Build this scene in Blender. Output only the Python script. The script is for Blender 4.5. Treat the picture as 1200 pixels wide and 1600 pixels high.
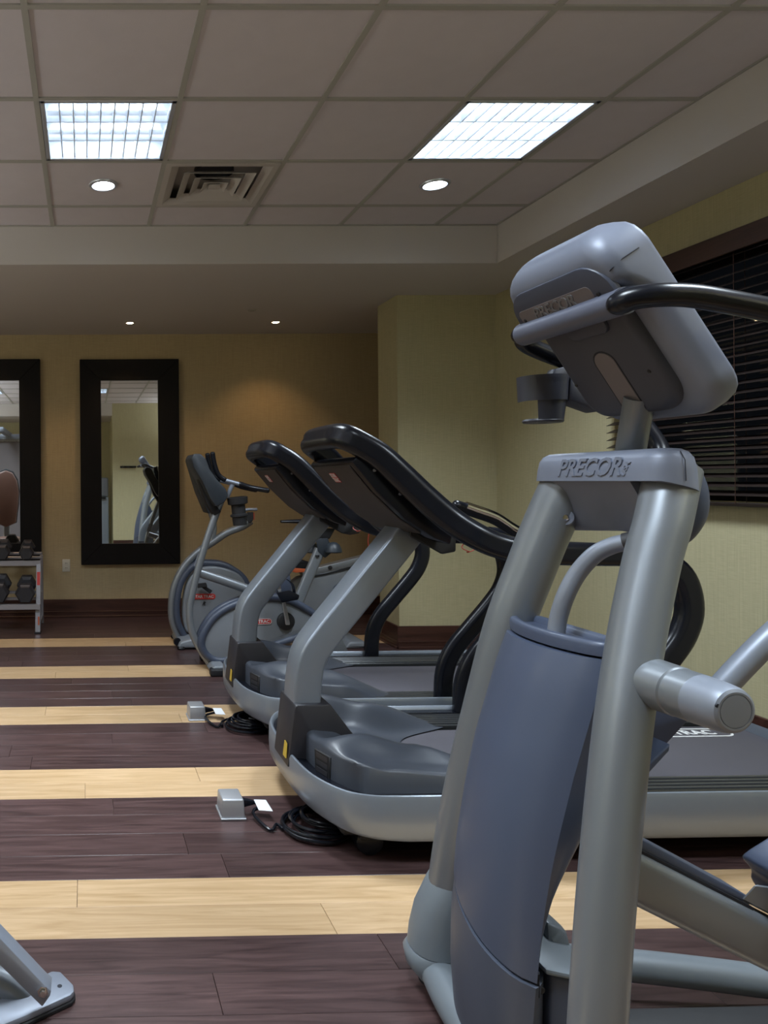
import bpy, bmesh, math, random
from mathutils import Vector, Matrix
random.seed(7)
for o in list(bpy.data.objects): bpy.data.objects.remove(o)
SC = bpy.context.scene
COL = SC.collection

# ---------------------------------------------------------------- camera
FPX, PPX, PPY = 1155.0, 151.0, 752.0            # focal length and principal point on a 1200x1600 frame
YAW, ROLL, EYE = math.radians(0.9), math.radians(0.46), 1.27
cr = Vector((math.cos(YAW), -math.sin(YAW), 0)); cf = Vector((math.sin(YAW), math.cos(YAW), 0)); cu = Vector((0, 0, 1))
CR = cr*math.cos(ROLL) - cu*math.sin(ROLL); CU = cu*math.cos(ROLL) + cr*math.sin(ROLL)
camd = bpy.data.cameras.new('camera'); cam = bpy.data.objects.new('camera', camd); COL.objects.link(cam)
mw = Matrix((CR, CU, -cf)).transposed().to_4x4(); mw.translation = (0, 0, EYE); cam.matrix_world = mw
camd.sensor_fit = 'AUTO'; camd.sensor_width = 36; camd.lens = FPX/1600*36
camd.shift_x = (600-PPX)/1600; camd.shift_y = -(800-PPY)/1600; camd.clip_start = .05; camd.clip_end = 60
SC.camera = cam

def P(x, y, Y):
    """point of the room seen at pixel x,y at depth Y"""
    d = cf*FPX + CR*(x-PPX) + CU*(PPY-y)
    return Vector((0, 0, EYE)) + d*(Y/d.y)

# ---------------------------------------------------------------- world and lights
W = bpy.data.worlds.new('night'); SC.world = W; W.use_nodes = True
W.node_tree.nodes['Background'].inputs[0].default_value = (.0020, .0024, .0032, 1)
W.node_tree.nodes['Background'].inputs[1].default_value = 1.0
SC.view_settings.view_transform = 'Standard'; SC.view_settings.look = 'None'
SC.view_settings.gamma = 1; SC.view_settings.use_curve_mapping = False
SC.view_settings.exposure = 0.16
TUBE_E = 9.5          # troffer tube emission
DOWN_W = 30.0          # cool recessed downlights
TROFFER_W = 27.0       # light leaving each louvred troffer below its cut-off
UP_W = 27.0            # added unseen fill lights that brighten the ceiling
SPOT_W = 12.0           # warm soffit spots

def spot(name, loc, tgt, watts, col, angle, blend=.6, size=.04):
    l = bpy.data.lights.new(name, 'SPOT'); l.energy = watts; l.color = col; l.spot_size = math.radians(angle)
    l.spot_blend = blend; l.shadow_soft_size = size
    o = bpy.data.objects.new(name, l); COL.objects.link(o); o.location = loc
    o.rotation_euler = (Vector(tgt)-Vector(loc)).to_track_quat('-Z', 'Y').to_euler()
    return o

def area(name, loc, rot, sx, sy, watts, col=(1, 1, 1), spread=180):
    l = bpy.data.lights.new(name, 'AREA'); l.shape = 'RECTANGLE'; l.size = sx; l.size_y = sy; l.energy = watts; l.color = col
    l.spread = math.radians(spread); o = bpy.data.objects.new(name, l); COL.objects.link(o); o.location = loc; o.rotation_euler = rot
    return o
for x, y, rz in ((-2.72, .3, 0), (-2.72, 2.2, 0), (-2.72, 4.0, 0), (2.7, -.55, math.pi/2)):   # upward fill lights added out of view to brighten the ceiling
    area('uplighter', (x, y, 1.95), (math.pi, 0, rz), .25, .8, UP_W, (.88, .93, 1), 170)

# ---------------------------------------------------------------- materials
def srgb(r, g, b):
    f = lambda c: (c/12.92 if c <= .04045 else ((c+.055)/1.055)**2.4)
    return (f(r/255), f(g/255), f(b/255), 1)

def mat(name, col, rough=.5, metal=0., spec=.5, coat=0., emit=None, es=0., bump=None, var=None):
    m = bpy.data.materials.new(name); m.use_nodes = True; nt = m.node_tree; b = nt.nodes['Principled BSDF']
    b.inputs['Base Color'].default_value = col; b.inputs['Roughness'].default_value = rough
    b.inputs['Metallic'].default_value = metal; b.inputs['Specular IOR Level'].default_value = spec
    b.inputs['Coat Weight'].default_value = coat; b.inputs['Coat Roughness'].default_value = .15
    if emit: b.inputs['Emission Color'].default_value = emit; b.inputs['Emission Strength'].default_value = es
    if bump or var:
        tc = nt.nodes.new('ShaderNodeTexCoord')
    if bump:
        sc, st, dist = bump
        n = nt.nodes.new('ShaderNodeTexNoise'); n.inputs['Scale'].default_value = sc; n.inputs['Detail'].default_value = 3
        nt.links.new(tc.outputs['Object'], n.inputs['Vector'])
        bp = nt.nodes.new('ShaderNodeBump'); bp.inputs['Strength'].default_value = st; bp.inputs['Distance'].default_value = dist
        nt.links.new(n.outputs['Fac'], bp.inputs['Height']); nt.links.new(bp.outputs['Normal'], b.inputs['Normal'])
    if var:
        sc, amt = var
        n = nt.nodes.new('ShaderNodeTexNoise'); n.inputs['Scale'].default_value = sc; n.inputs['Detail'].default_value = 5
        nt.links.new(tc.outputs['Object'], n.inputs['Vector'])
        mx = nt.nodes.new('ShaderNodeMix'); mx.data_type = 'RGBA'
        mx.inputs[6].default_value = tuple(c*(1-amt) for c in col[:3])+(1,)
        mx.inputs[7].default_value = tuple(min(1, c*(1+amt)) for c in col[:3])+(1,)
        nt.links.new(n.outputs['Fac'], mx.inputs[0]); nt.links.new(mx.outputs[2], b.inputs['Base Color'])
    return m

def wallpaper(name, col):
    """woven wallpaper: fine vertical and horizontal threads"""
    m = mat(name, col, .75, spec=.25); nt = m.node_tree; b = nt.nodes['Principled BSDF']
    tc = nt.nodes.new('ShaderNodeTexCoord')
    outs = []
    for sc in ((60, 60, 1.2), (5, 5, 90)):
        mp = nt.nodes.new('ShaderNodeMapping'); mp.inputs['Scale'].default_value = tuple(1.5*q for q in sc)
        n = nt.nodes.new('ShaderNodeTexNoise'); n.inputs['Scale'].default_value = 2.2; n.inputs['Detail'].default_value = 2
        nt.links.new(tc.outputs['Object'], mp.inputs[0]); nt.links.new(mp.outputs[0], n.inputs['Vector']); outs.append(n)
    ad = nt.nodes.new('ShaderNodeMath'); ad.operation = 'ADD'
    nt.links.new(outs[0].outputs['Fac'], ad.inputs[0]); nt.links.new(outs[1].outputs['Fac'], ad.inputs[1])
    mr = nt.nodes.new('ShaderNodeMapRange'); mr.inputs[1].default_value = .7; mr.inputs[2].default_value = 1.3
    nt.links.new(ad.outputs[0], mr.inputs[0])
    mx = nt.nodes.new('ShaderNodeMix'); mx.data_type = 'RGBA'
    mx.inputs[6].default_value = tuple(c*.90 for c in col[:3])+(1,); mx.inputs[7].default_value = tuple(c*1.08 for c in col[:3])+(1,)
    nt.links.new(mr.outputs[0], mx.inputs[0]); nt.links.new(mx.outputs[2], b.inputs['Base Color'])
    bp = nt.nodes.new('ShaderNodeBump'); bp.inputs['Strength'].default_value = .15; bp.inputs['Distance'].default_value = .002
    nt.links.new(ad.outputs[0], bp.inputs['Height']); nt.links.new(bp.outputs['Normal'], b.inputs['Normal'])
    return m

def wood(name, dark, light, rough, axis=0, spec=.5, streak=26, warp=1.0, rnd=.25, bias=(.3, .7)):
    """plank wood: grain along one axis, each object slightly different"""
    m = mat(name, dark, rough, spec=spec); nt = m.node_tree; b = nt.nodes['Principled BSDF']
    tc = nt.nodes.new('ShaderNodeTexCoord'); oi = nt.nodes.new('ShaderNodeObjectInfo')
    va = nt.nodes.new('ShaderNodeVectorMath'); va.operation = 'MULTIPLY_ADD'
    nt.links.new(oi.outputs['Random'], va.inputs[0]); va.inputs[1].default_value = (37, 53, 11)
    nt.links.new(tc.outputs['Object'], va.inputs[2])
    sc = [streak, streak, streak]; sc[axis] = streak*.07
    mp = nt.nodes.new('ShaderNodeMapping'); mp.inputs['Scale'].default_value = tuple(1.5*q for q in sc)
    nt.links.new(va.outputs[0], mp.inputs[0])
    n = nt.nodes.new('ShaderNodeTexNoise'); n.inputs['Scale'].default_value = 1.0; n.inputs['Detail'].default_value = 6
    n.inputs['Roughness'].default_value = .6; n.inputs['Distortion'].default_value = warp
    nt.links.new(mp.outputs[0], n.inputs['Vector'])
    mr = nt.nodes.new('ShaderNodeMapRange'); mr.inputs[1].default_value = bias[0]; mr.inputs[2].default_value = bias[1]
    nt.links.new(n.outputs['Fac'], mr.inputs[0])
    mx = nt.nodes.new('ShaderNodeMix'); mx.data_type = 'RGBA'
    mx.inputs[6].default_value = dark; mx.inputs[7].default_value = light
    nt.links.new(mr.outputs[0], mx.inputs[0])
    hv = nt.nodes.new('ShaderNodeHueSaturation')
    m2 = nt.nodes.new('ShaderNodeMapRange'); m2.inputs[3].default_value = 1-rnd; m2.inputs[4].default_value = 1+rnd
    nt.links.new(oi.outputs['Random'], m2.inputs[0]); nt.links.new(m2.outputs[0], hv.inputs['Value'])
    nt.links.new(mx.outputs[2], hv.inputs['Color']); nt.links.new(hv.outputs[0], b.inputs['Base Color'])
    rr = nt.nodes.new('ShaderNodeMapRange'); rr.inputs[3].default_value = rough*.85; rr.inputs[4].default_value = rough*1.2
    nt.links.new(n.outputs['Fac'], rr.inputs[0]); nt.links.new(rr.outputs[0], b.inputs['Roughness'])
    return m

M = {}
M['wall'] = wallpaper('olive_wallpaper', (.465, .425, .265, 1))
M['tanwall'] = wallpaper('tan_wallpaper', (.44, .355, .215, 1))  # same weave with a browner base colour, back wall only
M['paint'] = mat('soffit_paint', (.54, .51, .49, 1), .8, spec=.2, bump=(120, .1, .001))
M['tile'] = mat('ceiling_tile', (.57, .53, .55, 1), .9, spec=.15, bump=(260, .35, .002), var=(9, .05))
M['grid'] = mat('ceiling_grid', (.37, .36, .325, 1), .6, spec=.3)
M['dplank'] = wood('dark_plank', (.036, .020, .020, 1), (.098, .056, .054, 1), .30, streak=30, rnd=.16)
M['lplank'] = wood('maple_plank', (.42, .27, .135, 1), (.60, .415, .245, 1), .34, streak=16, warp=2.2, rnd=.06)
M['slab'] = mat('floor_slab', (.16, .10, .08, 1), .8)
M['base'] = wood('baseboard_wood', (.030, .012, .009, 1), (.075, .030, .022, 1), .35, streak=18, rnd=0)
M['espresso'] = wood('espresso_wood', (.0025, .0025, .0035, 1), (.006, .005, .006, 1), .5, spec=.22, axis=2, streak=30, rnd=0)
M['slat'] = wood('blind_slat_wood', (.010, .006, .005, 1), (.024, .013, .010, 1), .45, axis=1, streak=20, rnd=.1)
M['recess'] = mat('recess_plastic', (.060, .068, .098, 1), .45)
M['mount'] = mat('mount_plastic', (.11, .12, .165, 1), .42, .1)
M['deepslate'] = mat('dark_console_slate', (.022, .028, .036, 1), .45)
M['valance'] = wood('valance_wood', (.030, .014, .010, 1), (.065, .030, .022, 1), .4, axis=1, streak=20, rnd=0)
M['silver'] = mat('silver_paint', (.23, .25, .275, 1), .40, .55, coat=.1, bump=(900, .04, .0005))
M['silverlt'] = mat('light_silver_paint', (.25, .275, .33, 1), .42, .35)
M['console'] = mat('console_shell', (.185, .205, .265, 1), .45, .15, bump=(1200, .05, .0004))
M['boot'] = mat('boot_plastic', (.165, .19, .215, 1), .45, .1)
M['shroud'] = mat('slate_blue_shroud', (.070, .088, .140, 1), .44, .1, coat=.1, bump=(1500, .05, .0003))
M['shroud2'] = mat('slate_blue_lower', (.064, .076, .110, 1), .44, .1, bump=(1500, .05, .0003))
M['navy'] = mat('navy_plastic', (.030, .038, .068, 1), .45)
M['slate'] = mat('slate_plastic', (.050, .062, .095, 1), .42)
M['back'] = mat('console_back', (.046, .051, .072, 1), .5, bump=(1200, .06, .0003))
M['inset'] = mat('console_inset', (.155, .135, .140, 1), .55)
M['black'] = mat('black_rubber', (.006, .007, .011, 1), .27, spec=.33)
M['blackm'] = mat('matte_black', (.010, .010, .012, 1), .6)
M['holder'] = mat('holder_plastic', (.034, .036, .050, 1), .42)
M['hood'] = mat('hood_plastic', (.042, .048, .062, 1), .40, coat=.1, bump=(1500, .04, .0003))
M['boxy'] = mat('mast_boot_plastic', (.024, .023, .028, 1), .48)
M['under'] = mat('console_underside', (.034, .028, .028, 1), .55, var=(25, .25))
M['belt'] = mat('running_belt', (.062, .058, .070, 1), .7, bump=(700, .4, .001))
M['rail'] = mat('ribbed_rail', (.045, .047, .050, 1), .28, .3)
M['trackm'] = mat('silver_band', (.25, .28, .325, 1), .33, .5)
M['chrome'] = mat('chrome', (.75, .76, .78, 1), .14, 1)
M['steel'] = mat('brushed_steel', (.50, .51, .54, 1), .45, .7, bump=(300, .1, .001))
M['white'] = mat('white_plastic', (.62, .60, .52, 1), .45)
M['tag'] = mat('white_tag', (.75, .77, .80, 1), .6)
M['mirror'] = mat('mirror_glass', (.84, .87, .85, 1), .015, 1)
M['refl'] = mat('white_reflector', (.72, .76, .82, 1), .30, .35)
M['trim'] = mat('lamp_trim', (.60, .64, .72, 1), .3, .6)
M['tube'] = mat('lamp_tube', (.9, .9, .9, 1), .4, emit=(.80, .91, 1, 1), es=TUBE_E)
M['tube2'] = mat('new_lamp_tube', (.9, .9, .9, 1), .4, emit=(.82, .92, 1, 1), es=TUBE_E*2.4)  # stronger emission for the right troffer, brightening the soffit face
M['lens'] = mat('cool_lens', (.9, .9, .9, 1), .4, emit=(.88, .94, 1, 1), es=30)
M['wlens'] = mat('warm_lens', (.9, .9, .9, 1), .4, emit=(1, .72, .42, 1), es=22)
M['vent'] = mat('vent_paint', (.44, .41, .38, 1), .5)
M['red'] = mat('red_badge', (.50, .035, .030, 1), .45)
M['redc'] = mat('red_cord', (.42, .05, .03, 1), .5)
M['orange'] = mat('orange_pad', (.50, .10, .03, 1), .5)
M['yellow'] = mat('yellow_label', (.50, .34, .04, 1), .5)
M['letter'] = mat('white_letter', (.62, .62, .62, 1), .5)
M['ghost'] = mat('embossed_letter', (.165, .165, .175, 1), .6)
M['bike'] = mat('bike_shell', (.20, .215, .24, 1), .45, .2)
M['pad'] = mat('brown_pad', (.105, .050, .036, 1), .5)
M['cast'] = mat('cast_black', (.018, .018, .024, 1), .5, bump=(60, .2, .002))
M['castlt'] = mat('worn_grey_face', (.085, .075, .080, 1), .6)
M['rack'] = mat('rack_paint', (.34, .34, .38, 1), .35, .5)
M['cooler'] = mat('cooler_plastic', (.26, .30, .36, 1), .4)
M['gap'] = mat('seam_dark', (.012, .014, .022, 1), .7)
g = mat('window_glass', (.9, .95, .95, 1), .02); gb = g.node_tree.nodes['Principled BSDF']; gb.inputs['Transmission Weight'].default_value = 1; gb.inputs['IOR'].default_value = 1.45
M['glass'] = g

# ---------------------------------------------------------------- object helpers
WL = {}
def empty(name, label, cat, loc, group=None):
    o = bpy.data.objects.new(name, None); COL.objects.link(o); o.location = loc; o.empty_display_size = .1
    o['label'] = label; o['category'] = cat
    if group: o['group'] = group
    WL[o.name] = Vector(loc); return o

def mesh_obj(name, verts, faces, m, parent=None, smooth=True, angle=35, loc=None, **props):
    """verts in room coordinates; linked as ONE mesh object with its origin at loc (default its centre)"""
    if loc is None:
        lo = [min(v[i] for v in verts) for i in range(3)]; hi = [max(v[i] for v in verts) for i in range(3)]
        loc = Vector(((lo[0]+hi[0])/2, (lo[1]+hi[1])/2, lo[2]))
    loc = Vector(loc)
    me = bpy.data.meshes.new(name); me.from_pydata([tuple(Vector(v)-loc) for v in verts], [], faces); me.update()
    bm = bmesh.new(); bm.from_mesh(me); bmesh.ops.recalc_face_normals(bm, faces=bm.faces); bm.to_mesh(me); bm.free()
    me.materials.append(m)
    if smooth:
        me.shade_smooth(); me.set_sharp_from_angle(angle=math.radians(angle))
    o = bpy.data.objects.new(name, me); COL.objects.link(o)
    place(o, loc, parent)
    for k, v in props.items(): o[k] = v
    return o

def place(o, loc, parent):
    if parent is not None:
        o.parent = parent; o.location = Vector(loc) - WL[parent.name]
    else: o.location = loc
    WL[o.name] = Vector(loc)

def from_bm(name, bm, m, parent=None, smooth=True, angle=35, loc=None, **props):
    bm.verts.ensure_lookup_table(); bm.verts.index_update()
    vs = [v.co.copy() for v in bm.verts]; fs = [[v.index for v in f.verts] for f in bm.faces]; bm.free()
    return mesh_obj(name, vs, fs, m, parent, smooth, angle, loc, **props)

class Geo:
    """collects shapes (room coordinates) that belong to one part"""
    def __init__(s): s.v = []; s.f = []
    def add(s, vf):
        v, f = vf; n = len(s.v); s.v += [Vector(a) for a in v]; s.f += [[i+n for i in q] for q in f]; return s
    def build(s, name, m, parent=None, **k): return mesh_obj(name, s.v, s.f, m, parent, **k)

def box(x0, x1, y0, y1, z0, z1, bev=0, seg=2):
    bm = bmesh.new(); bmesh.ops.create_cube(bm, size=1)
    for v in bm.verts: v.co = Vector(((x0+x1)/2+v.co.x*(x1-x0), (y0+y1)/2+v.co.y*(y1-y0), (z0+z1)/2+v.co.z*(z1-z0)))
    if bev: bmesh.ops.bevel(bm, geom=bm.edges[:], offset=bev, segments=seg, affect='EDGES', profile=.5)
    return out(bm)

def out(bm):
    bm.verts.index_update(); vs = [v.co.copy() for v in bm.verts]; fs = [[v.index for v in f.verts] for f in bm.faces]; bm.free(); return vs, fs

def hull(points, bev=0, seg=2):
    bm = bmesh.new()
    for p in points: bm.verts.new(p)
    r = bmesh.ops.convex_hull(bm, input=bm.verts)
    bmesh.ops.delete(bm, geom=[e for e in r['geom_interior'] if isinstance(e, bmesh.types.BMVert)], context='VERTS')
    bmesh.ops.dissolve_limit(bm, angle_limit=.02, verts=bm.verts, edges=bm.edges)
    if bev: bmesh.ops.bevel(bm, geom=bm.edges[:], offset=bev, segments=seg, affect='EDGES', profile=.5)
    return out(bm)

def prism(poly, vec, bev=0, seg=2):
    """flat polygon (3D points) pushed along vec"""
    bm = bmesh.new(); n = len(poly); vec = Vector(vec)
    a = [bm.verts.new(Vector(p)) for p in poly]; b = [bm.verts.new(Vector(p)+vec) for p in poly]
    bm.faces.new(a); bm.faces.new(b[::-1])
    for i in range(n): bm.faces.new((a[i], b[i], b[(i+1) % n], a[(i+1) % n]))
    bmesh.ops.recalc_face_normals(bm, faces=bm.faces)
    if bev:
        es = [e for e in bm.edges if len(e.link_faces) == 2 and e.calc_face_angle(0) > .5]
        bmesh.ops.bevel(bm, geom=es, offset=bev, segments=seg, affect='EDGES', profile=.5)
    return out(bm)

def smooth_path(pts, n=6, closed=False):
    pts = [Vector(p) for p in pts]; N = len(pts); res = []
    rng = range(N if closed else N-1)
    for i in rng:
        g = lambda k: pts[k % N] if closed else pts[max(0, min(N-1, k))]
        p0, p1, p2, p3 = g(i-1), g(i), g(i+1), g(i+2)
        for j in range(n):
            t = j/n; t2 = t*t; t3 = t2*t
            res.append(.5*((2*p1)+(p2-p0)*t+(2*p0-5*p1+4*p2-p3)*t2+(3*p1-p0-3*p2+p3)*t3))
    if not closed: res.append(pts[-1].copy())
    return res

def circ(r, n=16, r2=None):
    r2 = r if r2 is None else r2
    return [(r*math.cos(2*math.pi*i/n), r2*math.sin(2*math.pi*i/n)) for i in range(n)]

def rrect(w, h, r, n=3):
    res = []
    for cx, cy, a0 in ((w/2-r, h/2-r, 0), (-w/2+r, h/2-r, 90), (-w/2+r, -h/2+r, 180), (w/2-r, -h/2+r, 270)):
        for i in range(n+1):
            a = math.radians(a0+90*i/n); res.append((cx+r*math.cos(a), cy+r*math.sin(a)))
    return res

def sweep(path, sec, ref=(0, 1, 0), scale=None, closed=False, caps=True, dome=0):
    """section points (a,b): b runs along ref, a is square to ref and to the path"""
    pts = [Vector(p) for p in path]; N = len(pts); ref = Vector(ref); vs = []; fs = []; n = len(sec); pb = ref
    rings = []
    for i, p in enumerate(pts):
        if closed: t = pts[(i+1) % N]-pts[i-1]
        else: t = pts[min(N-1, i+1)]-pts[max(0, i-1)]
        t.normalize(); b = pb - t*pb.dot(t); b.normalize(); pb = b; a = b.cross(t)
        s = 1 if scale is None else (scale(i/(N-1)) if callable(scale) else scale[i])
        if not isinstance(s, (tuple, list)): s = (s, s)
        rings.append([p + a*(u*s[0]) + b*(v*s[1]) for u, v in sec])
    if dome and not closed:
        def cap(ring, dirv, c):
            out_ = []
            for k in (1, 2, 3):
                q = math.radians(30*k) ; out_.append([c + (v-c)*math.cos(q)*.999 + dirv*dome*math.sin(q) for v in ring])
            return out_[:-1] + [[c + (v-c)*.05 + dirv*dome for v in ring]]
        d0 = (pts[0]-pts[1]).normalized(); d1 = (pts[-1]-pts[-2]).normalized()
        rings = cap(rings[0], d0, pts[0])[::-1] + rings + cap(rings[-1], d1, pts[-1])
    for r in rings: vs += r
    R = len(rings)
    for i in range(R if closed else R-1):
        for j in range(n):
            a0 = i*n+j; a1 = i*n+(j+1) % n; b0 = ((i+1) % R)*n+j; b1 = ((i+1) % R)*n+(j+1) % n
            fs.append([a0, a1, b1, b0])
    if caps and not closed: fs.append(list(range(n))[::-1]); fs.append([(R-1)*n+j for j in range(n)])
    return vs, fs

def tube(path, r, n=14, **k): return sweep(path, circ(r, n), **k)

def loft(rings, cap0=True, cap1=True, closed=True):
    vs = []; fs = []; n = len(rings[0])
    for r in rings: vs += [Vector(p) for p in r]
    for i in range(len(rings)-1):
        for j in range(n if closed else n-1):
            fs.append([i*n+j, i*n+(j+1) % n, (i+1)*n+(j+1) % n, (i+1)*n+j])
    if cap0: fs.append(list(range(n))[::-1])
    if cap1: fs.append([(len(rings)-1)*n+j for j in range(n)])
    return vs, fs

def lathe(profile, c, axis=(0, 0, 1), n=24):
    """profile (r, h) along axis from point c"""
    c = Vector(c); ax = Vector(axis).normalized(); u = ax.orthogonal().normalized(); w = ax.cross(u)
    rings = [[c+ax*h+(u*math.cos(2*math.pi*i/n)+w*math.sin(2*math.pi*i/n))*max(r, 1e-4) for i in range(n)] for r, h in profile]
    return loft(rings, profile[0][0] < 1e-3, profile[-1][0] < 1e-3)

def text(s, size, ext, origin, xd, yd, bold=0., shear=0., align='CENTER', spacing=1.):
    c = bpy.data.curves.new('t', 'FONT'); c.body = s; c.size = size; c.extrude = ext; c.offset = bold; c.shear = shear
    c.align_x = align; c.align_y = 'CENTER'; c.resolution_u = 3; c.space_character = spacing
    o = bpy.data.objects.new('t', c); COL.objects.link(o)
    dg = bpy.context.evaluated_depsgraph_get(); me = bpy.data.meshes.new_from_object(o.evaluated_get(dg))
    xd = Vector(xd).normalized(); yd = Vector(yd); yd = (yd-xd*yd.dot(xd)).normalized(); zd = xd.cross(yd)
    vs = [Vector(origin)+xd*v.co.x+yd*v.co.y+zd*v.co.z for v in me.vertices]; fs = [list(p.vertices) for p in me.polygons]
    bpy.data.objects.remove(o); bpy.data.meshes.remove(me); bpy.data.curves.remove(c); return vs, fs

def capsule_ring(origin, xd, yd, w, h, t, ext):
    """outlined capsule (badge border)"""
    xd = Vector(xd).normalized(); yd = Vector(yd); yd = (yd-xd*yd.dot(xd)).normalized(); zd = xd.cross(yd)
    path = [Vector(origin)+xd*a+yd*b for a, b in rrect(w, h, h/2-1e-4, 5)]
    return sweep(path, [(-t/2, -ext), (t/2, -ext), (t/2, ext), (-t/2, ext)], ref=zd, closed=True)

def capsule_plate(origin, xd, yd, w, h, ext):
    xd = Vector(xd).normalized(); yd = Vector(yd); yd = (yd-xd*yd.dot(xd)).normalized(); zd = xd.cross(yd)
    return prism([Vector(origin)+xd*a+yd*b for a, b in rrect(w, h, h/2-1e-4, 5)], zd*ext)

def children(o): return [c for c in bpy.data.objects if c.parent == o]
def copy_tree(o, parent=None):
    c = o.copy(); COL.objects.link(c); c.parent = parent; WL[c.name] = WL.get(o.name, Vector((0, 0, 0)))
    for ch in children(o): copy_tree(ch, c)
    return c
def dup(o, delta, label, group=None):
    c = copy_tree(o); c.location = o.location+Vector(delta); WL[c.name] = c.location.copy(); c['label'] = label
    if group: c['group'] = group
    return c
def structure(o): o['kind'] = 'structure'; return o

# ================================================================= SETTING
XR, YB, ZC, ZS = 3.09, 6.93, 2.89, 2.646          # right wall, back wall, tile ceiling, soffit underside
XL, YR, YR2 = -2.95, -0.9, -2.3                    # left wall, rear walls (behind the camera)
XI, YI = 2.65, 4.69                                # inner edges of the soffit
XLI = -2.45
T = .12
structure(mesh_obj('floor', *box(XL-T, XR+T, YR2-T, YB+T, -.10, -.012), M['slab'], smooth=False, loc=(0, 0, 0)))
floor = bpy.data.objects['floor']; floor['label'] = 'floor of dark brown and maple planks laid in stripes'

def wall(name, vf, m=None, **k): return structure(mesh_obj(name, *vf, m or M['wall'], smooth=False, loc=(0, 0, 0), **k))
wall('wall_back', box(XL-T, XR+T, YB, YB+T, -.01, ZC+.1), M['tanwall'])
wall('wall_left', box(XL-T, XL, YR2, YB, -.01, ZC+.1))
wall('wall_rear', box(.55, XR+T, YR-T, YR, -.01, ZC+.1))
wall('wall_rear_recess', box(XL-T, .55, YR2-T, YR2, -.01, ZC+.1))
wall('wall_rear_return', box(.55, .67, YR2, YR-T, -.01, ZC+.1))
# right wall with the window hole
WY0, WY1, WZ0, WZ1 = 2.0, 4.22, 1.15, 2.36
gw = Geo()
gw.add(box(XR, XR+T, YR-T, YB, -.01, WZ0)); gw.add(box(XR, XR+T, YR-T, YB, WZ1, ZC+.1))
gw.add(box(XR, XR+T, YR-T, WY0, WZ0, WZ1)); gw.add(box(XR, XR+T, WY1, YB, WZ0, WZ1))
structure(gw.build('wall_right', M['wall'], smooth=False, loc=(0, 0, 0)))
# wall stub (pier) that juts from the right wall
PX, PY0, PY1 = 2.345, 5.50, 5.86
wall('wall_pier', box(PX, XR, PY0, PY1, -.01, ZC+.02))

# soffit ring: front and right drop with flat underside
def soffit(name, x0, x1, y0, y1): return structure(mesh_obj(name, *box(x0, x1, y0, y1, ZS, ZC+.1), M['paint'], smooth=False, loc=(0, 0, 0)))
soffit('soffit_back', XL, XR, YI, YB)
soffit('soffit_right', XI, XR, YR, YI)
soffit('soffit_left', XL, XLI, YR, YI)
soffit('soffit_rear', XL, .55, YR2, YR)

# ceiling: slab, T-bar grid, lay-in tiles
ceil = structure(mesh_obj('ceiling', *box(XL-T, XR+T, YR2-T, YB+T, ZC+.10, ZC+.2), M['paint'], smooth=False, loc=(0, 0, 0)))
GX = [-.194+.6105*k for k in range(-4, 5)]; GX = [XLI]+[x for x in GX if x > XLI+.05]+[XI]
GY = [2.52-.6105*k for k in range(5, 0, -1)]+[2.52+.6105*k for k in range(0, 4)]; GY = [YR]+[y for y in GY if y > YR+.05]+[YI]
bw = .012
for x in GX: mesh_obj('grid_bar', *box(x-bw, x+bw, YR, YI, ZC-.004, ZC+.03), M['grid'], ceil, smooth=False)
for y in GY: mesh_obj('grid_bar', *box(XLI, XI, y-bw, y+bw, ZC-.0042, ZC+.029), M['grid'], ceil, smooth=False)
LIGHTS = []; SKIP = {}
def cell(x, y):
    i = max(k for k in range(len(GX)-1) if GX[k] <= x); j = max(k for k in range(len(GY)-1) if GY[k] <= y)
    return i, j
troffers = [(.113, 3.43), (1.94, 3.43), (-1.72, 3.43), (.113, .99), (1.94, .99), (-1.72, .99)]  # beyond the pair in view, the rest are added to brighten the room
for c in troffers: SKIP[cell(*c)] = 1
SKIP[cell(.72, 4.04)] = 1
downs = [(.113, 4.04), (1.94, 4.04), (-1.72, 4.04)]  # the last is added outside the view for extra light
DN = {cell(*c): c for c in downs}
for i in range(len(GX)-1):
    for j in range(len(GY)-1):
        if (i, j) in SKIP: continue
        x0, x1, y0, y1 = GX[i]+.004, GX[i+1]-.004, GY[j]+.004, GY[j+1]-.004
        if x1-x0 < .03: continue
        rz = random.uniform(0, .0012)
        if (i, j) in DN:   # tile with a round cut-out for the downlight
            cx, cy = DN[(i, j)]; R = .068; n = 32
            rim = [(cx+R*math.cos(2*math.pi*k/n), cy+R*math.sin(2*math.pi*k/n)) for k in range(n)]
            def edge(k):
                a = 2*math.pi*(k)/n; dx, dy = math.cos(a), math.sin(a)
                t = min(((x1-cx) if dx > 0 else (x0-cx))/dx if abs(dx) > 1e-6 else 9, ((y1-cy) if dy > 0 else (y0-cy))/dy if abs(dy) > 1e-6 else 9)
                return (cx+dx*t, cy+dy*t)
            rings = [[(p[0], p[1], ZC+.02) for p in rim], [(p[0], p[1], ZC+.002) for p in rim], [(*edge(k), ZC+.002) for k in range(n)], [(*edge(k), ZC+.02) for k in range(n)], [(p[0], p[1], ZC+.02) for p in rim]]
            # square corners: snap nearest edge points
            for rr in rings[2:4]:
                for cxn, cyn in ((x0, y0), (x0, y1), (x1, y0), (x1, y1)):
                    k = min(range(n), key=lambda q: (rr[q][0]-cxn)**2+(rr[q][1]-cyn)**2); rr[k] = (cxn, cyn, rr[k][2])
            mesh_obj('ceiling_tile', *loft(rings, False, False), M['tile'], ceil, smooth=False)
        else:
            mesh_obj('ceiling_tile', *box(x0, x1, y0, y1, ZC+.002+rz, ZC+.018), M['tile'], ceil, smooth=False)

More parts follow.
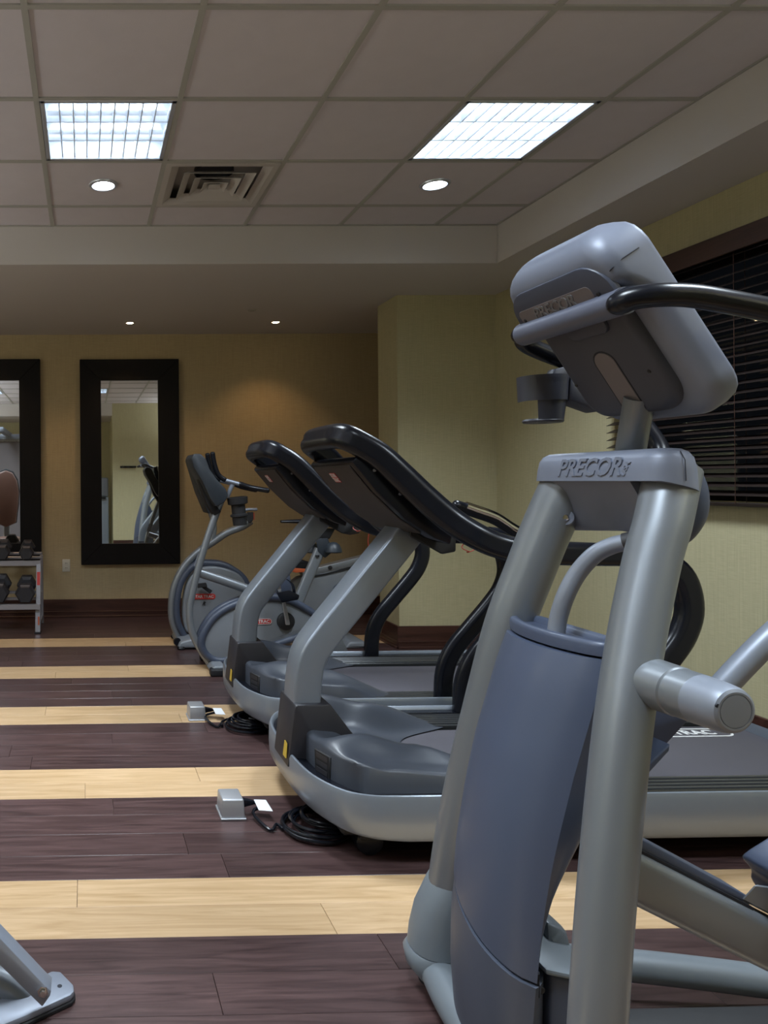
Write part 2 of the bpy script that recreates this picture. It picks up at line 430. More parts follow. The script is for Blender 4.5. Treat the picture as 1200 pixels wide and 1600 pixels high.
# floor planks: 6 inch boards, four dark rows then two maple rows
PWID, Y0 = .1515, 2.054
row = -20; plank_mesh = {}
def plank(x0, x1, y0, y1, m):
    L = round(x1-x0, 3); key = (L, round(y1-y0, 4), m.name)
    loc = Vector(((x0+x1)/2, (y0+y1)/2, -.012))
    if key not in plank_mesh:
        o = mesh_obj('plank', *box(x0+.0007, x1-.0007, y0+.0006, y1-.0006, -.012, 0, .0008, 1), m, floor, smooth=False, loc=loc)
        plank_mesh[key] = o.data
    else:
        o = bpy.data.objects.new('plank', plank_mesh[key]); COL.objects.link(o); place(o, loc, floor)
PL = 1.215
kmin = int(math.floor((1.0-Y0)/PWID)); kmax = int(math.ceil((YB-Y0)/PWID))
joints = {}
for k in range(kmin, kmax):
    y0 = Y0+k*PWID; y1 = min(y0+PWID, YB-.001)
    if y1-y0 < .01: continue
    lightrow = (k % 6) in (0, 1) and k < 29
    if y0 < .9: continue
    m = M['lplank'] if lightrow else M['dplank']
    off = ((k*0.43+.17*(k % 3)) % 1)*PL
    x = XL-off
    while x < XR:
        a, b = max(x, XL+.001), min(x+PL, XR-.001)
        if b-a > .02 and not (b < -.115*y1-.7): plank(a, b, y0, y1, m)
        x += PL
# the floor outside the view is one striped board field
gd, gl = Geo(), Geo()
for k in range(-30, kmax):
    y0 = Y0+k*PWID; y1 = min(y0+PWID, YB-.001)
    if y0 < YR2 or y1-y0 < .01: continue
    tgt = gl if (k % 6) in (0, 1) and k < 29 else gd
    if y0 < .9: tgt.add(box(XL, XR, y0+.0006, y1-.0006, -.012, 0))
    else:
        off = ((k*0.43+.17*(k % 3)) % 1)*PL; x = XL-off
        while x < XR:
            a, b = max(x, XL+.001), min(x+PL, XR-.001)
            if b-a > .02 and b < -.115*y1-.7: tgt.add(box(a+.0007, b-.0007, y0+.0006, y1-.0006, -.012, 0))
            x += PL
gd.build('outer_dark_planks', M['dplank'], floor, smooth=False, kind='stuff'); gl.build('outer_maple_planks', M['lplank'], floor, smooth=False, kind='stuff')

# baseboards: board, cap line, shoe moulding
def baseboard(name, x0, x1, y0, y1, nx, ny):
    """runs along a wall; (nx,ny) is the way it faces"""
    g_ = Geo()
    def strip(d, z0, z1, b=.003):
        X0, X1, Y0_, Y1_ = x0, x1, y0, y1
        if nx > 0: X1 = x0+d
        if nx < 0: X0 = x1-d
        if ny < 0: Y0_ = y1-d
        if ny > 0: Y1_ = y0+d
        g_.add(box(X0, X1, Y0_, Y1_, z0, z1, b, 1))
    strip(.016, .0, .168); strip(.024, .045, .058, .002); strip(.022, 0, .045); strip(.034, 0, .018)
    return structure(g_.build(name, M['base'], smooth=False))
baseboard('baseboard_back', XL, XR, YB, YB, 0, -1)
baseboard('baseboard_pier', PX-.02, XR, PY0, PY0, 0, -1)
baseboard('baseboard_pier_side', PX, PX, PY0-.01, PY1, -1, 0)
baseboard('baseboard_right', XR, XR, YR, PY0, -1, 0)
baseboard('baseboard_left', XL, XL, YR2, YB, 1, 0)
baseboard('baseboard_rear', .55, XR, YR, YR, 0, 1)

# window with wooden blind
win = structure(mesh_obj('window_1', *Geo().add(box(XR+.06, XR+.10, WY0, WY0+.05, WZ0, WZ1)).add(box(XR+.06, XR+.10, WY1-.05, WY1, WZ0, WZ1)).add(box(XR+.06, XR+.10, WY0, WY1, WZ1-.05, WZ1)).add(box(XR+.06, XR+.10, WY0, WY1, WZ0, WZ0+.05)).add(box(XR+.06, XR+.10, 3.09, 3.13, WZ0, WZ1)).__dict__.values(), M['espresso'], smooth=False, loc=(XR, 3.1, WZ0)))
win['label'] = 'dark framed night window behind the blind'
mesh_obj('pane', *box(XR+.078, XR+.082, WY0+.05, WY1-.05, WZ0+.05, WZ1-.05), M['glass'], win, smooth=False)
blind = empty('venetian_blind', 'dark brown wooden slat blind over the night window on the right wall', 'blind', (XR-.005, (WY0+WY1)/2, WZ0))
BX = XR-.032
bl0, bl1 = WY0-.06, WY1+.035
mesh_obj('valance', *box(BX-.045, BX-.030, bl0-.01, bl1+.01, WZ1-.045, WZ1+.055, .003, 1), M['valance'], blind)
mesh_obj('headrail', *box(BX-.026, BX+.026, bl0, bl1, WZ1-.02, WZ1+.03, .002, 1), M['slat'], blind)
n = 27; base = None
for k in range(n):
    z = WZ0-.005+(k+1)*(WZ1-.03-WZ0)/(n+.3)
    if base is None:
        tl = math.radians(24); c, s = math.cos(tl), math.sin(tl)
        vs, fs = box(-.025, .025, bl0, bl1, -.0015, .0015, .0008, 1)
        vs = [Vector((BX+v.x*c, v.y, z+v.x*s+v.z*c)) for v in vs]
        base = mesh_obj('slat', vs, fs, M['slat'], blind, smooth=False, loc=(BX, (bl0+bl1)/2, z))
    else:
        o = bpy.data.objects.new('slat', base.data); COL.objects.link(o); place(o, (BX, (bl0+bl1)/2, z), blind)
mesh_obj('bottom_rail', *box(BX-.025, BX+.025, bl0, bl1, WZ0-.022, WZ0-.004, .003, 1), M['slat'], blind)
for y in (2.3, 2.85, 3.4, 3.95):
    g_ = Geo().add(box(BX-.0275, BX-.0262, y-.0015, y+.0015, WZ0-.01, WZ1)).add(box(BX+.0262, BX+.0275, y-.0015, y+.0015, WZ0-.01, WZ1))
    g_.build('ladder_cord', M['valance'], blind, smooth=False)

# ================================================================= CEILING FIXTURES
def troffer(cx, cy, label, lamp='tube'):
    x0, x1, y0, y1 = cx-.292, cx+.292, cy-.292, cy+.292
    r = empty('ceiling_light', label, 'ceiling light', (cx, cy, ZC), 'recessed louvred ceiling lights')
    g_ = Geo()
    for a in ((x0, x0+.02, y0, y1), (x1-.02, x1, y0, y1), (x0, x1, y0, y0+.02), (x0, x1, y1-.02, y1)): g_.add(box(*a, ZC-.006, ZC+.02, .002, 1))
    g_.build('frame', M['trim'], r, smooth=False)
    g_ = Geo().add(box(x0, x1, y0, y1, ZC+.085, ZC+.09))
    for a in ((x0, x0+.003, y0, y1), (x1-.003, x1, y0, y1), (x0, x1, y0, y0+.003), (x0, x1, y1-.003, y1)): g_.add(box(*a, ZC+.02, ZC+.085))
    g_.build('housing', M['refl'], r, smooth=False)
    i0, i1, j0, j1 = x0+.02, x1-.02, y0+.02, y1-.02
    ch = (j1-j0)/3; cw = (i1-i0)/9
    for k in range(3):
        y = j0+ch*(k+.5); mesh_obj('lamp_tube', *tube([(i0+.005, y, ZC+.068), (i1-.005, y, ZC+.068)], .0125, 8), M[lamp], r)
    zt, zb = ZC+.048, ZC+.002
    for k in (1, 2):   # long blades, wedge section wider at top
        y = j0+ch*k; mesh_obj('louver_blade', *prism([(i0, y-.016, zt), (i0, y-.007, zt-.02), (i0, y-.003, zb), (i0, y+.003, zb), (i0, y+.007, zt-.02), (i0, y+.016, zt)], (i1-i0, 0, 0)), M['refl'], r, smooth=False)
    for k in range(1, 9):
        x = i0+cw*k; mesh_obj('louver_blade', *prism([(x-.010, j0, zt-.002), (x-.0022, j0, zb+.001), (x+.0022, j0, zb+.001), (x+.010, j0, zt-.002)], (0, j1-j0, 0)), M['refl'], r, smooth=False)
    area('troffer_light', (cx, cy, ZC-.010), (0, 0, 0), .54, .54, TROFFER_W, (.80, .91, 1), 122)
    return r
tl_labels = ['louvred square ceiling light above the tan mirror wall, left one in view', 'bright slanting louvred ceiling light near the right soffit']
for i, (x, y) in enumerate(troffers):
    troffer(x, y, tl_labels[i] if i < 2 else ['louvred ceiling light out of view left of the mirrors', 'louvred ceiling light overhead behind the view, middle', 'louvred ceiling light overhead above the elliptical trainer', 'louvred ceiling light overhead behind the view, left'][i-2], 'tube2' if i == 1 else 'tube')

def downlight(cx, cy, label):
    r = empty('downlight', label, 'downlight', (cx, cy, ZC), 'cool recessed downlights in ceiling tiles')
    mesh_obj('trim_ring', *lathe([(.060, -.001), (.062, -.008), (.078, -.006), (.080, .001), (.066, .002), (.060, -.001)], (cx, cy, ZC), n=32), M['trim'], r)
    mesh_obj('reflector', *loft([[Vector((cx+rr*math.cos(a*math.pi/16), cy+rr*math.sin(a*math.pi/16), ZC+h)) for a in range(32)] for rr, h in ((.062, 0), (.055, .04), (.045, .075))], False, True), M['refl'], r)
    mesh_obj('lamp', *lathe([(.0, .006), (.03, .007), (.047, .018), (.048, .03), (.030, .06), (.0, .062)], (cx, cy, ZC), n=24), M['lens'], r)
    spot('downlight_beam', (cx, cy, ZC-.01), (cx, cy, 0), DOWN_W, (.9, .95, 1), 120, .8, .05)
downlight(*downs[0], 'lit recessed downlight behind the left louvred light')
downlight(*downs[1], 'lit recessed downlight behind the right louvred light')
downlight(*downs[2], 'lit recessed downlight far left beyond the frame')

def fill_trough(x, y, horizontal, label):  # housing added round each unseen fill light
    r = empty('wall_sconce', label, 'wall lamp', (x, y, 1.90), 'white trough wall sconces')
    sx, sy = (.40, .14) if horizontal else (.14, .40)
    g_ = Geo()
    for i, (dx0, dx1, dy0, dy1) in enumerate(((-sx, sx, -sy, -sy+.006), (-sx, sx, sy-.006, sy), (-sx, -sx+.006, -sy, sy), (sx-.006, sx, -sy, sy))): g_.add(box(x+dx0*1.0, x+dx1*1.0, y+dy0, y+dy1, 1.86, 1.94, .001, 1))
    g_.build('side_rim', M['paint'], r, smooth=False)
    mesh_obj('trough', *hull([(x+a*sx, y+b*sy, 1.862) for a in (-1, 1) for b in (-1, 1)]+[(x+a*sx*.8, y+b*sy*.7, 1.80) for a in (-1, 1) for b in (-1, 1)], .004, 2), M['paint'], r)
for i, (x, y) in enumerate(((-2.72, .3), (-2.72, 2.2), (-2.72, 4.0))): fill_trough(-2.805, y, False, ['white wall sconce on the left wall, the one nearest the camera', 'white wall sconce halfway along the left wall', 'white wall sconce on the left wall, the one nearest the mirrors'][i])
fill_trough(2.7, -.755, True, 'white wall sconce on the rear wall behind the camera')

def soffit_spot(cx, cy, label):
    r = empty('soffit_spotlight', label, 'spotlight', (cx, cy, ZS), 'small warm spotlights in the back soffit')
    mesh_obj('trim_ring', *lathe([(.030, -.002), (.032, -.006), (.048, -.005), (.050, .0), (.032, .0), (.030, -.002)], (cx, cy, ZS), n=24), M['vent'], r)
    mesh_obj('lamp', *lathe([(.0, -.010), (.022, -.009), (.031, -.004), (.031, -.001)], (cx, cy, ZS), n=20), M['wlens'], r)
    spot('soffit_beam', (cx, cy, ZS-.02), (cx, cy+.28, 0), SPOT_W, (1, .60, .28), 100, .7, .03)
soffit_spot(.40, 6.41, 'small warm spotlight in the soffit above the framed mirror')
soffit_spot(1.67, 6.41, 'small warm spotlight in the soffit nearest the pier')
soffit_spot(-.87, 6.41, 'small warm spotlight in the soffit left of the frame')
mesh_obj('sprinkler_head', *lathe([(.0, -.012), (.016, -.012), (.018, -.008), (.034, -.005), (.036, .0), (0, .0)], (1.36, 5.96, ZS), n=20), M['grid'], None, label='small round sprinkler cap in the soffit between the warm spotlights', category='sprinkler')

# air vent: nested square cones round a dark duct
vx, vy = .721, 4.046
vent = empty('air_vent', 'square ceiling air vent with nested louvre rings', 'vent', (vx, vy, ZC))
def sqring(h0, z0, h1, z1, th=.003):
    sq = lambda h, z: [(vx-h, vy-h, z), (vx+h, vy-h, z), (vx+h, vy+h, z), (vx-h, vy+h, z)]
    return loft([sq(h0, z0), sq(h1, z1), sq(h1, z1-th), sq(h0, z0-th), sq(h0, z0)], False, False)
mesh_obj('frame', *sqring(.292, ZC-.004, .262, ZC-.004, .005), M['vent'], vent, smooth=False)
for h in (.262, .190, .125, .066):
    mesh_obj('louvre_ring', *sqring(h, ZC-.012 if h < .26 else ZC-.006, h-.042, ZC+.014, .003), M['vent'], vent, smooth=False)
mesh_obj('core_plate', *box(vx-.03, vx+.03, vy-.03, vy+.03, ZC-.012, ZC-.008), M['vent'], vent, smooth=False)
mesh_obj('plenum', *Geo().add(box(vx-.29, vx+.29, vy-.29, vy+.29, ZC+.092, ZC+.097)).__dict__.values(), M['vent'], vent, smooth=False)
mesh_obj('duct', *lathe([(.108, .070), (.108, .0915), (.102, .0915), (.102, .070), (.108, .070)], (vx, vy, ZC), n=32), M['blackm'], vent)
mesh_obj('duct_opening', *lathe([(0, .088), (.102, .088), (.102, .0895), (0, .0895)], (vx, vy, ZC), n=32), M['gap'], vent)
# ================================================================= TREADMILLS (built once, second is a copy)
YC = 2.86
def build_treadmill():
    r = empty('treadmill', 'nearer treadmill, silver mast and wide black console loop, behind the elliptical trainer', 'treadmill', (.75, YC, 0), 'treadmills with silver masts')
    U = lambda u, v, h: Vector((.75+u, YC+v, h))
    # silver base band: plan outline with rounded nose
    half = [(.004, 0), (.008, .14), (.020, .26), (.050, .355), (.10, .435), (.17, .472), (.26, .482), (.5, .484), (1.98, .484), (2.02, .47)]
    hp = smooth_path([(u, v, 0) for u, v in half], 4)
    outl = [(p.x, -p.y) for p in hp[::-1]] + [(p.x, p.y) for p in hp[1:]]
    def inset(d): 
        res = []; n = len(outl)
        for i, (u, v) in enumerate(outl):
            a = Vector(outl[max(0, i-1)]); b = Vector(outl[min(n-1, i+1)]); t = (b-a).normalized(); res.append((u-t.y*d*-1, v-t.x*d) if False else (u+(-t.y)*-d*-1, v+t.x*d*-1*-1))
        return res
    def ring(d, h, lift=0):
        res = []; n = len(outl)
        for i, (u, v) in enumerate(outl):
            a = Vector(outl[max(0, i-1)]); b = Vector(outl[min(n-1, i+1)]); t = (b-a).normalized()
            nrm = Vector((t.y, -t.x))      # points inward or outward, fixed below
            c = Vector((1.0 if u > 1.0 else max(u, .45), 0))
            if nrm.dot(Vector((max(.45, min(1.9, u)), 0))-Vector((u, v))) < 0: nrm = -nrm
            q = Vector((u, v))+nrm*d
            hh = h + lift*max(0, 1-u/.30)**1.5
            res.append(U(q.x, q.y, hh))
        return res
    prof = [(.030, .098, .030), (.010, .090, .030), (.002, .105, .022), (0, .16, 0), (.001, .225, 0), (.006, .238, 0), (.012, .240, 0), (.018, .236, 0), (.022, .215, 0)]
    rings = [ring(d, h, l) for d, h, l in prof]
    mesh_obj('base_band', *loft(rings, False, False), M['trackm'], r, angle=50)
    rings = [ring(.021, .205), ring(.021, .222), ring(.030, .226), ring(.20, .226)]
    # glossy black tray rim inside the band
    mesh_obj('tray_rim', *loft(rings[:3]+[ring(.070, .222), ring(.075, .20)], False, False), M['black'], r, angle=50)
    mesh_obj('underframe', *box(.75+.10, .75+1.96, YC-.40, YC+.40, .075, .150, .01, 1), M['blackm'], r)
    mesh_obj('tray', *prism([U(u, v, .172) for u, v in [(p[0]*1+.06 if p[0] < .3 else p[0], p[1]*.90) for p in outl]], (0, 0, .012)), M['boxy'], r, smooth=False)
    # running belt, deck and ribbed side rails
    mesh_obj('deck', *box(.75+.40, .75+2.00, YC-.30, YC+.30, .150, .190, .004, 1), M['blackm'], r)
    mesh_obj('belt', *box(.75+.42, .75+2.02, YC-.265, YC+.265, .191, .200, .004, 2), M['belt'], r)
    for s in (-1, 1):
        g_ = Geo().add(box(.75+.45, .75+2.01, *sorted((YC+s*.285, YC+s*.462)), .185, .213, .003, 1))
        for k in range(6):
            y = YC+s*(.305+.027*k); g_.add(box(.75+.5, .75+2.00, y-.008, y+.008, .211, .2195, .003, 1))
        g_.build('side_rail', M['rail'], r)
    mesh_obj('end_cap', *box(.75+1.97, .75+2.035, YC-.47, YC+.47, .075, .186, .015, 3), M['blackm'], r)
    for uu, vv in ((1.34, -.19), (1.69, .185)):
        mesh_obj('belt_lettering', *text('STAR TRAC', .068, .0008, U(uu, vv, .2012), (1, 0, 0), (0, 1, 0), .0018, 0), M['letter'], r, smooth=False)
        mesh_obj('badge_border', *capsule_ring(U(uu, vv, .2012), (1, 0, 0), (0, 1, 0), .48, .088, .009, .0008), M['letter'], r, smooth=False)
    for s in (-1, 1):
        w = mesh_obj('wheel', *lathe([(0, -.03), (.03, -.03), (.045, -.026), (.048, 0), (.045, .026), (.03, .03), (0, .03)], U(.20, s*.36, .048), (0, 1, 0), 24), M['black'], r)
        mesh_obj('wheel_bracket', *box(.75+.16, .75+.24, YC+s*.36-.045, YC+s*.36+.045, .06, .12, .006, 1), M['blackm'], r)
        mesh_obj('rear_foot', *lathe([(0, 0), (.03, 0), (.03, .02), (.012, .025), (.012, .09), (0, .09)], U(1.85, s*.38, 0), n=16), M['black'], r)
    # motor hood: rounded skirt with a crest either side and pointed wings along the belt
    NP, NQ = 26, 48; W_ = .408
    def front(q): return .070 + .090*abs(q)**3.6
    def rear(q): a = abs(q); return .50 + .30*(math.exp(-((a-.78)/.30)**2))
    def lerp(t, pts):
        for (a, x), (b, y) in zip(pts, pts[1:]):
            if t <= b: k = (t-a)/(b-a); k = k*k*(3-2*k); return x+(y-x)*k
        return pts[-1][1]
    def top(p, q):
        a = abs(q)
        side = lerp(p, ((0, .325), (.30, .300), (.65, .285), (1, .205)))
        crest = lerp(p, ((0, .335), (.30, .365), (.60, .325), (1, .205)))
        valley = lerp(p, ((0, .330), (.30, .305), (.6, .255), (1, .205)))
        mid = lerp(p, ((0, .350), (.25, .375), (.6, .270), (1, .205)))
        h = lerp(a, ((0, mid), (.36, valley), (.60, crest), (.86, side), (1, side-.004)))
        if p < .12: h -= .018*(1-p/.12)**2
        return max(h, .203)
    vs = []; fs = []
    for i in range(NP+1):
        p = i/NP
        for j in range(NQ+1):
            q = -1+2*j/NQ; qq = math.sin(q*math.pi/2)*.5+.5*math.copysign(min(1, abs(q)**.85), q)
            u = front(qq)+(rear(qq)-front(qq))*p**1.25
            vv = qq*W_*(1-.06*(1-min(1, p/.12))**2)
            h = top(p, qq)
            if j in (0, NQ): h = h-.008
            vs.append(U(u, vv, h))
    n0 = len(vs); idx = lambda i, j: i*(NQ+1)+j
    for i in range(NP):
        for j in range(NQ): fs.append([idx(i, j), idx(i, j+1), idx(i+1, j+1), idx(i+1, j)])
    bd = [idx(i, 0) for i in range(NP, -1, -1)]+[idx(0, j) for j in range(1, NQ+1)]+[idx(i, NQ) for i in range(1, NP+1)]
    low = []
    for b in bd: v = vs[b]; low.append(len(vs)); vs.append(Vector((v.x, YC+(v.y-YC)*1.03, .205)))
    for a in range(len(bd)-1): fs.append([bd[a], bd[a+1], low[a+1], low[a]])
    mesh_obj('motor_hood', vs, fs, M['hood'], r, angle=55)
    # socket and switch plate
    mesh_obj('power_socket', *hull([U(.072, -.20, .215), U(.070, -.20, .30), U(.098, -.290, .215), U(.096, -.290, .30), U(.090, -.20, .215), U(.09, -.20, .30), U(.110, -.290, .215), U(.11, -.29, .30)], .003, 1), M['blackm'], r)
    g_ = Geo()
    for k in range(3): g_.add(hull([U(.0695+.026*t+dx, -.20-.09*t, .224+.025*k+dz) for t in (.15, .85) for dz in (0, .016) for dx in (0, .012)]))
    g_.build('socket_insert', M['boxy'], r, smooth=False)
    # black boot that holds the mast
    mesh_obj('mast_boot', *hull([U(.000, -.10, .19), U(.000, .10, .19), U(.17, -.10, .19), U(.17, .10, .19), U(.03, -.105, .425), U(.03, .105, .425), U(.165, -.095, .425), U(.165, .095, .425), U(.26, -.09, .30), U(.26, .09, .30)], .008, 2), M['boxy'], r)
    mesh_obj('warning_label', *hull([U(-.0025, -.085, .22), U(-.0025, -.045, .22), U(.0045, -.085, .275), U(.0045, -.045, .275), U(.002, -.085, .22), U(.008, -.045, .275)]), M['yellow'], r, smooth=False)
    # silver mast
    path = [P(471, 1112, YC), P(474, 1060, YC), P(482, 1022, YC), P(503, 990, YC), P(540, 944, YC), P(590, 882, YC), P(634, 828, YC), P(650, 808, YC)]
    sec = rrect(.105, .15, .012, 2)
    mesh_obj('mast', *sweep(smooth_path(path, 6), sec, scale=lambda t: (1, 1-.08*t)), M['trackm'], r, angle=50)
    # console: profile swept across
    topl = [P(560, 712, 2.6), P(592, 722, 2.6), P(632, 757, 2.6), P(676, 800, 2.6), P(712, 830, 2.6)]
    botl = [P(708, 852, 2.6), P(682, 842, 2.6), P(636, 812, 2.6), P(590, 768, 2.6), P(552, 722, 2.6)]
    prof = [(p.x, p.z) for p in topl+botl]
    y0, y1 = YC-.245, YC+.245
    mesh_obj('console', *prism([(x, y0, z) for x, z in prof], (0, y1-y0, 0), .008, 2), M['black'], r)
    bl = [Vector((p.x, 0, p.z)) for p in botl[::-1]]
    off = Vector((-.004, 0, -.005)); th = Vector((.0, 0, .012))
    ring = [p+off for p in bl[:4]]; ring = [ring[0].lerp(ring[1], .12)]+ring[1:3]+[ring[2].lerp(ring[3], .75)]
    mesh_obj('console_panel', *prism([p+Vector((0, YC-.205, 0)) for p in ring]+[p+th+Vector((0, YC-.205, 0)) for p in ring[::-1]], (0, .41, 0), .004, 1), M['under'], r)
    # mast head box under the console
    mesh_obj('mast_bracket', *hull([P(x, y, YY) for x, y in ((640, 815), (712, 835), (712, 862), (690, 866), (640, 838)) for YY in (2.72, 3.0)], .005, 1), M['blackm'], r)
    # red badge with lettering on the underside
    e0, e1 = ring[0], ring[1]
    dd = (e1-e0).normalized(); nn = Vector((-abs(dd.z), 0, -abs(dd.x)))
    pos = e0.lerp(e1, .36)+nn*.0005; pos.y = YC+.03
    pl = mesh_obj('badge', *prism([pos+Vector((0, s_*.030, 0))+dd*t_ for s_, t_ in ((-1, -.020), (1, -.020), (1, .026), (-1, .026))], nn*.002), M['red'], r, smooth=False)
    mesh_obj('badge_lettering', *Geo().add(text('STAR', .026, .0004, pos+nn*.0026-dd*.008, (0, -1, 0), -dd, .0006)).add(text('TRAC', .026, .0004, pos+nn*.0026+dd*.014, (0, -1, 0), -dd, .0006)).__dict__.values(), M['letter'], pl, smooth=False)
    for px_, yy in ((570, -.15), (600, -.15), (570, .15), (600, .12)):
        pass
    # grooved rail section: two rolls side by side
    def groove(w, h, n=24, dpt=.14):
        res = []
        for i in range(n):
            t = 2*math.pi*i/n; c, s = math.cos(t), math.sin(t)
            k = 1-dpt*math.exp(-((c)/.16)**2)
            res.append((w/2*math.copysign(abs(c)**.8, c)*1, h/2*math.copysign(abs(s)**.8, s)*k))
        return res
    near = [(552, 688, 2.63), (590, 710, 2.60), (625, 741, 2.575), (665, 779, 2.55), (705, 813, 2.52), (745, 838, 2.48), (780, 853, 2.46), (815, 860, 2.44), (865, 864, 2.42), (930, 866, 2.42), (990, 868, 2.42), (1035, 878, 2.42), (1066, 905, 2.42), (1077, 950, 2.42), (1066, 992, 2.42), (1040, 1030, 2.42), (1000, 1078, 2.42), (958, 1130, 2.42), (938, 1180, 2.42), (934, 1240, 2.42)]
    npts = [P(*q) for q in near]; fpts = [Vector((p.x, 2*YC-p.y, p.z)) for p in npts]
    spn = smooth_path(npts, 5); spf = smooth_path(fpts, 5)
    cut = 5*10
    def sc(i, n):  # rails fatter at the console
        t = i/n; return (1.0-.19*min(1, max(0, t-.35)*1.6), 1)
    for sp in (spn, spf):
        seg = sp[cut:]
        mesh_obj('rail_support', *sweep(seg, groove(.084, .064)), M['black'], r, angle=60)
    # crossing tube at the console top with rounded corners
    A, B = npts[0], fpts[0]
    dirn = (spn[0]-spn[3]).normalized()
    c1 = [A+dirn*.020+Vector((0, .010, 0)), A+dirn*.034+Vector((0, .038, 0)), A+dirn*.040+Vector((0, .080, 0)), A+dirn*.042+Vector((0, .14, 0))]
    c2 = [Vector((p.x, 2*YC-p.y, p.z)) for p in c1[::-1]]
    mid_ = smooth_path([npts[0]]+c1+c2+[fpts[0]], 5)[1:-1]
    whole = spn[:cut+1][::-1]+mid_+spf[:cut+1]
    scl = [sc(i, cut) for i in range(cut, -1, -1)]+[1.0]*len(mid_)+[sc(i, cut) for i in range(cut+1)]
    mesh_obj('handrail', *sweep(whole, groove(.093, .074), scale=scl), M['black'], r, angle=60)
    # reading shelf edge and bright strip under the top tube
    q0 = P(566, 712, 2.66)
    mesh_obj('accent_strip', *tube([Vector((q0.x-.012, YC-.16, q0.z+.0)), Vector((q0.x-.012, YC+.16, q0.z+.0))], .007, 8), M['steel'], r)
    # grip bar with chrome sensor top
    gp = smooth_path([P(712, 790, 3.0), P(742, 800, 3.0), P(775, 812, 3.0), P(815, 836, 3.0), P(880, 856, 3.0), P(915, 862, 3.0)], 5)
    mesh_obj('grip_bar', *tube(gp, .024, 14, dome=.015), M['black'], r)
    g2 = [p+Vector((-.006, -.006, .012)) for p in gp[3:19]]
    mesh_obj('grip_sensor', *sweep(g2, circ(.020, 12)), M['chrome'], r)
    # curly red safety cord
    o = P(722, 846, 2.58); pts = []
    for i in range(60):
        t = i/59; pts.append(o+Vector((.045*t+.007*math.cos(t*16), .007*math.sin(t*16), -.034*math.sin(t*math.pi)-.005)))
    mesh_obj('safety_cord', *tube(pts, .0019, 6), M['redc'], r)
    # screws on the console side
    g_ = Geo()
    for px_, py_ in ((585, 735), (625, 772)):
        c = P(px_, py_, 2.613); g_.add(lathe([(0, -.003), (.005, -.003), (.005, .004), (0, .004)], c, (0, 1, 0), 10))
    g_.build('screw', M['steel'], r)
    return r
tread1 = build_treadmill()
tread2 = dup(tread1, (.005, 1.07, 0), 'farther treadmill, between the upright bike and the nearer treadmill')

# only the farther treadmill shows the second belt mark near its rail post
for nm in ('belt_lettering', 'badge_border'):
    c_ = [c for c in children(tread1) if c.name.startswith(nm)]
    bpy.data.objects.remove(min(c_, key=lambda c: c.location.y))

# floor power boxes, plugs and coiled cords
def floor_box(x, y, label):
    r = empty('floor_outlet_box', label, 'floor outlet', (x, y, 0), 'steel floor outlet boxes')
    mesh_obj('flange', *box(x-.048, x+.048, y-.062, y+.062, 0, .008, .002, 1), M['steel'], r)
    vs = [(x-.044, y-.057, .006), (x+.044, y-.057, .006), (x+.044, y+.057, .006), (x-.044, y+.057, .006), (x-.040, y-.050, .074), (x+.040, y-.050, .074), (x+.040, y+.052, .074), (x-.040, y+.052, .074)]
    mesh_obj('cover', *hull(vs, .006, 3), M['steel'], r)
    mesh_obj('socket_plate', *box(x+.041, x+.0455, y-.03, y+.03, .018, .058, .001, 1), M['blackm'], r)
    return r
floor_box(.545, 2.81, 'nearer steel floor outlet box beside the nearer treadmill')
floor_box(.585, 3.95, 'farther steel floor outlet box on a maple stripe')
def cord(bx, by, cx, cy, rx, ry, seed, label):
    rnd = random.Random(seed)
    r = empty('power_cord', label, 'cord', (cx, cy, 0), 'coiled black treadmill power cords')
    pts = [Vector((bx+.085, by, .040)), Vector((bx+.125, by-.012, .036)), Vector((cx-rx-.08, by-.045, .022)), Vector((cx-rx-.045, cy-.01, .010)), Vector((cx-rx-.01, cy+.03, .012))]
    loops = 8
    for k in range(loops*12):
        a = math.pi*1.05 - 2*math.pi*k/12; L = k/12
        q = 1.04-.045*L+.03*math.sin(L*5+seed)
        pts.append(Vector((cx+rx*q*math.cos(a)+.015*math.sin(L*2.1+seed)+.006*L, cy+ry*q*math.sin(a)+.012*math.cos(L*3), .010+.0065*L+rnd.uniform(0, .003))))
    mesh_obj('cord', *tube(smooth_path(pts, 4), .0062, 8), M['black'], r)
    mesh_obj('plug', *hull([(bx+.046, by-.016, .028), (bx+.046, by+.016, .028), (bx+.046, by-.016, .056), (bx+.046, by+.016, .056), (bx+.088, by-.008, .034), (bx+.088, by+.008, .034), (bx+.088, by-.008, .048), (bx+.088, by+.008, .048)], .003, 2), M['black'], r)
    mesh_obj('tag', *hull([(bx+.095, by-.055, .034), (bx+.145, by-.065, .034), (bx+.135, by+.0, .048), (bx+.090, by+.005, .048), (bx+.095, by-.055, .0355), (bx+.145, by-.065, .0355), (bx+.135, by+.0, .0495), (bx+.090, by+.005, .0495)]), M['tag'], r, smooth=False)
cord(.545, 2.81, .815, 2.66, .115, .115, 1, 'coiled black cord with white tag at the nearer treadmill nose')
cord(.585, 3.95, .82, 3.78, .115, .11, 4, 'coiled black cord at the farther treadmill nose')
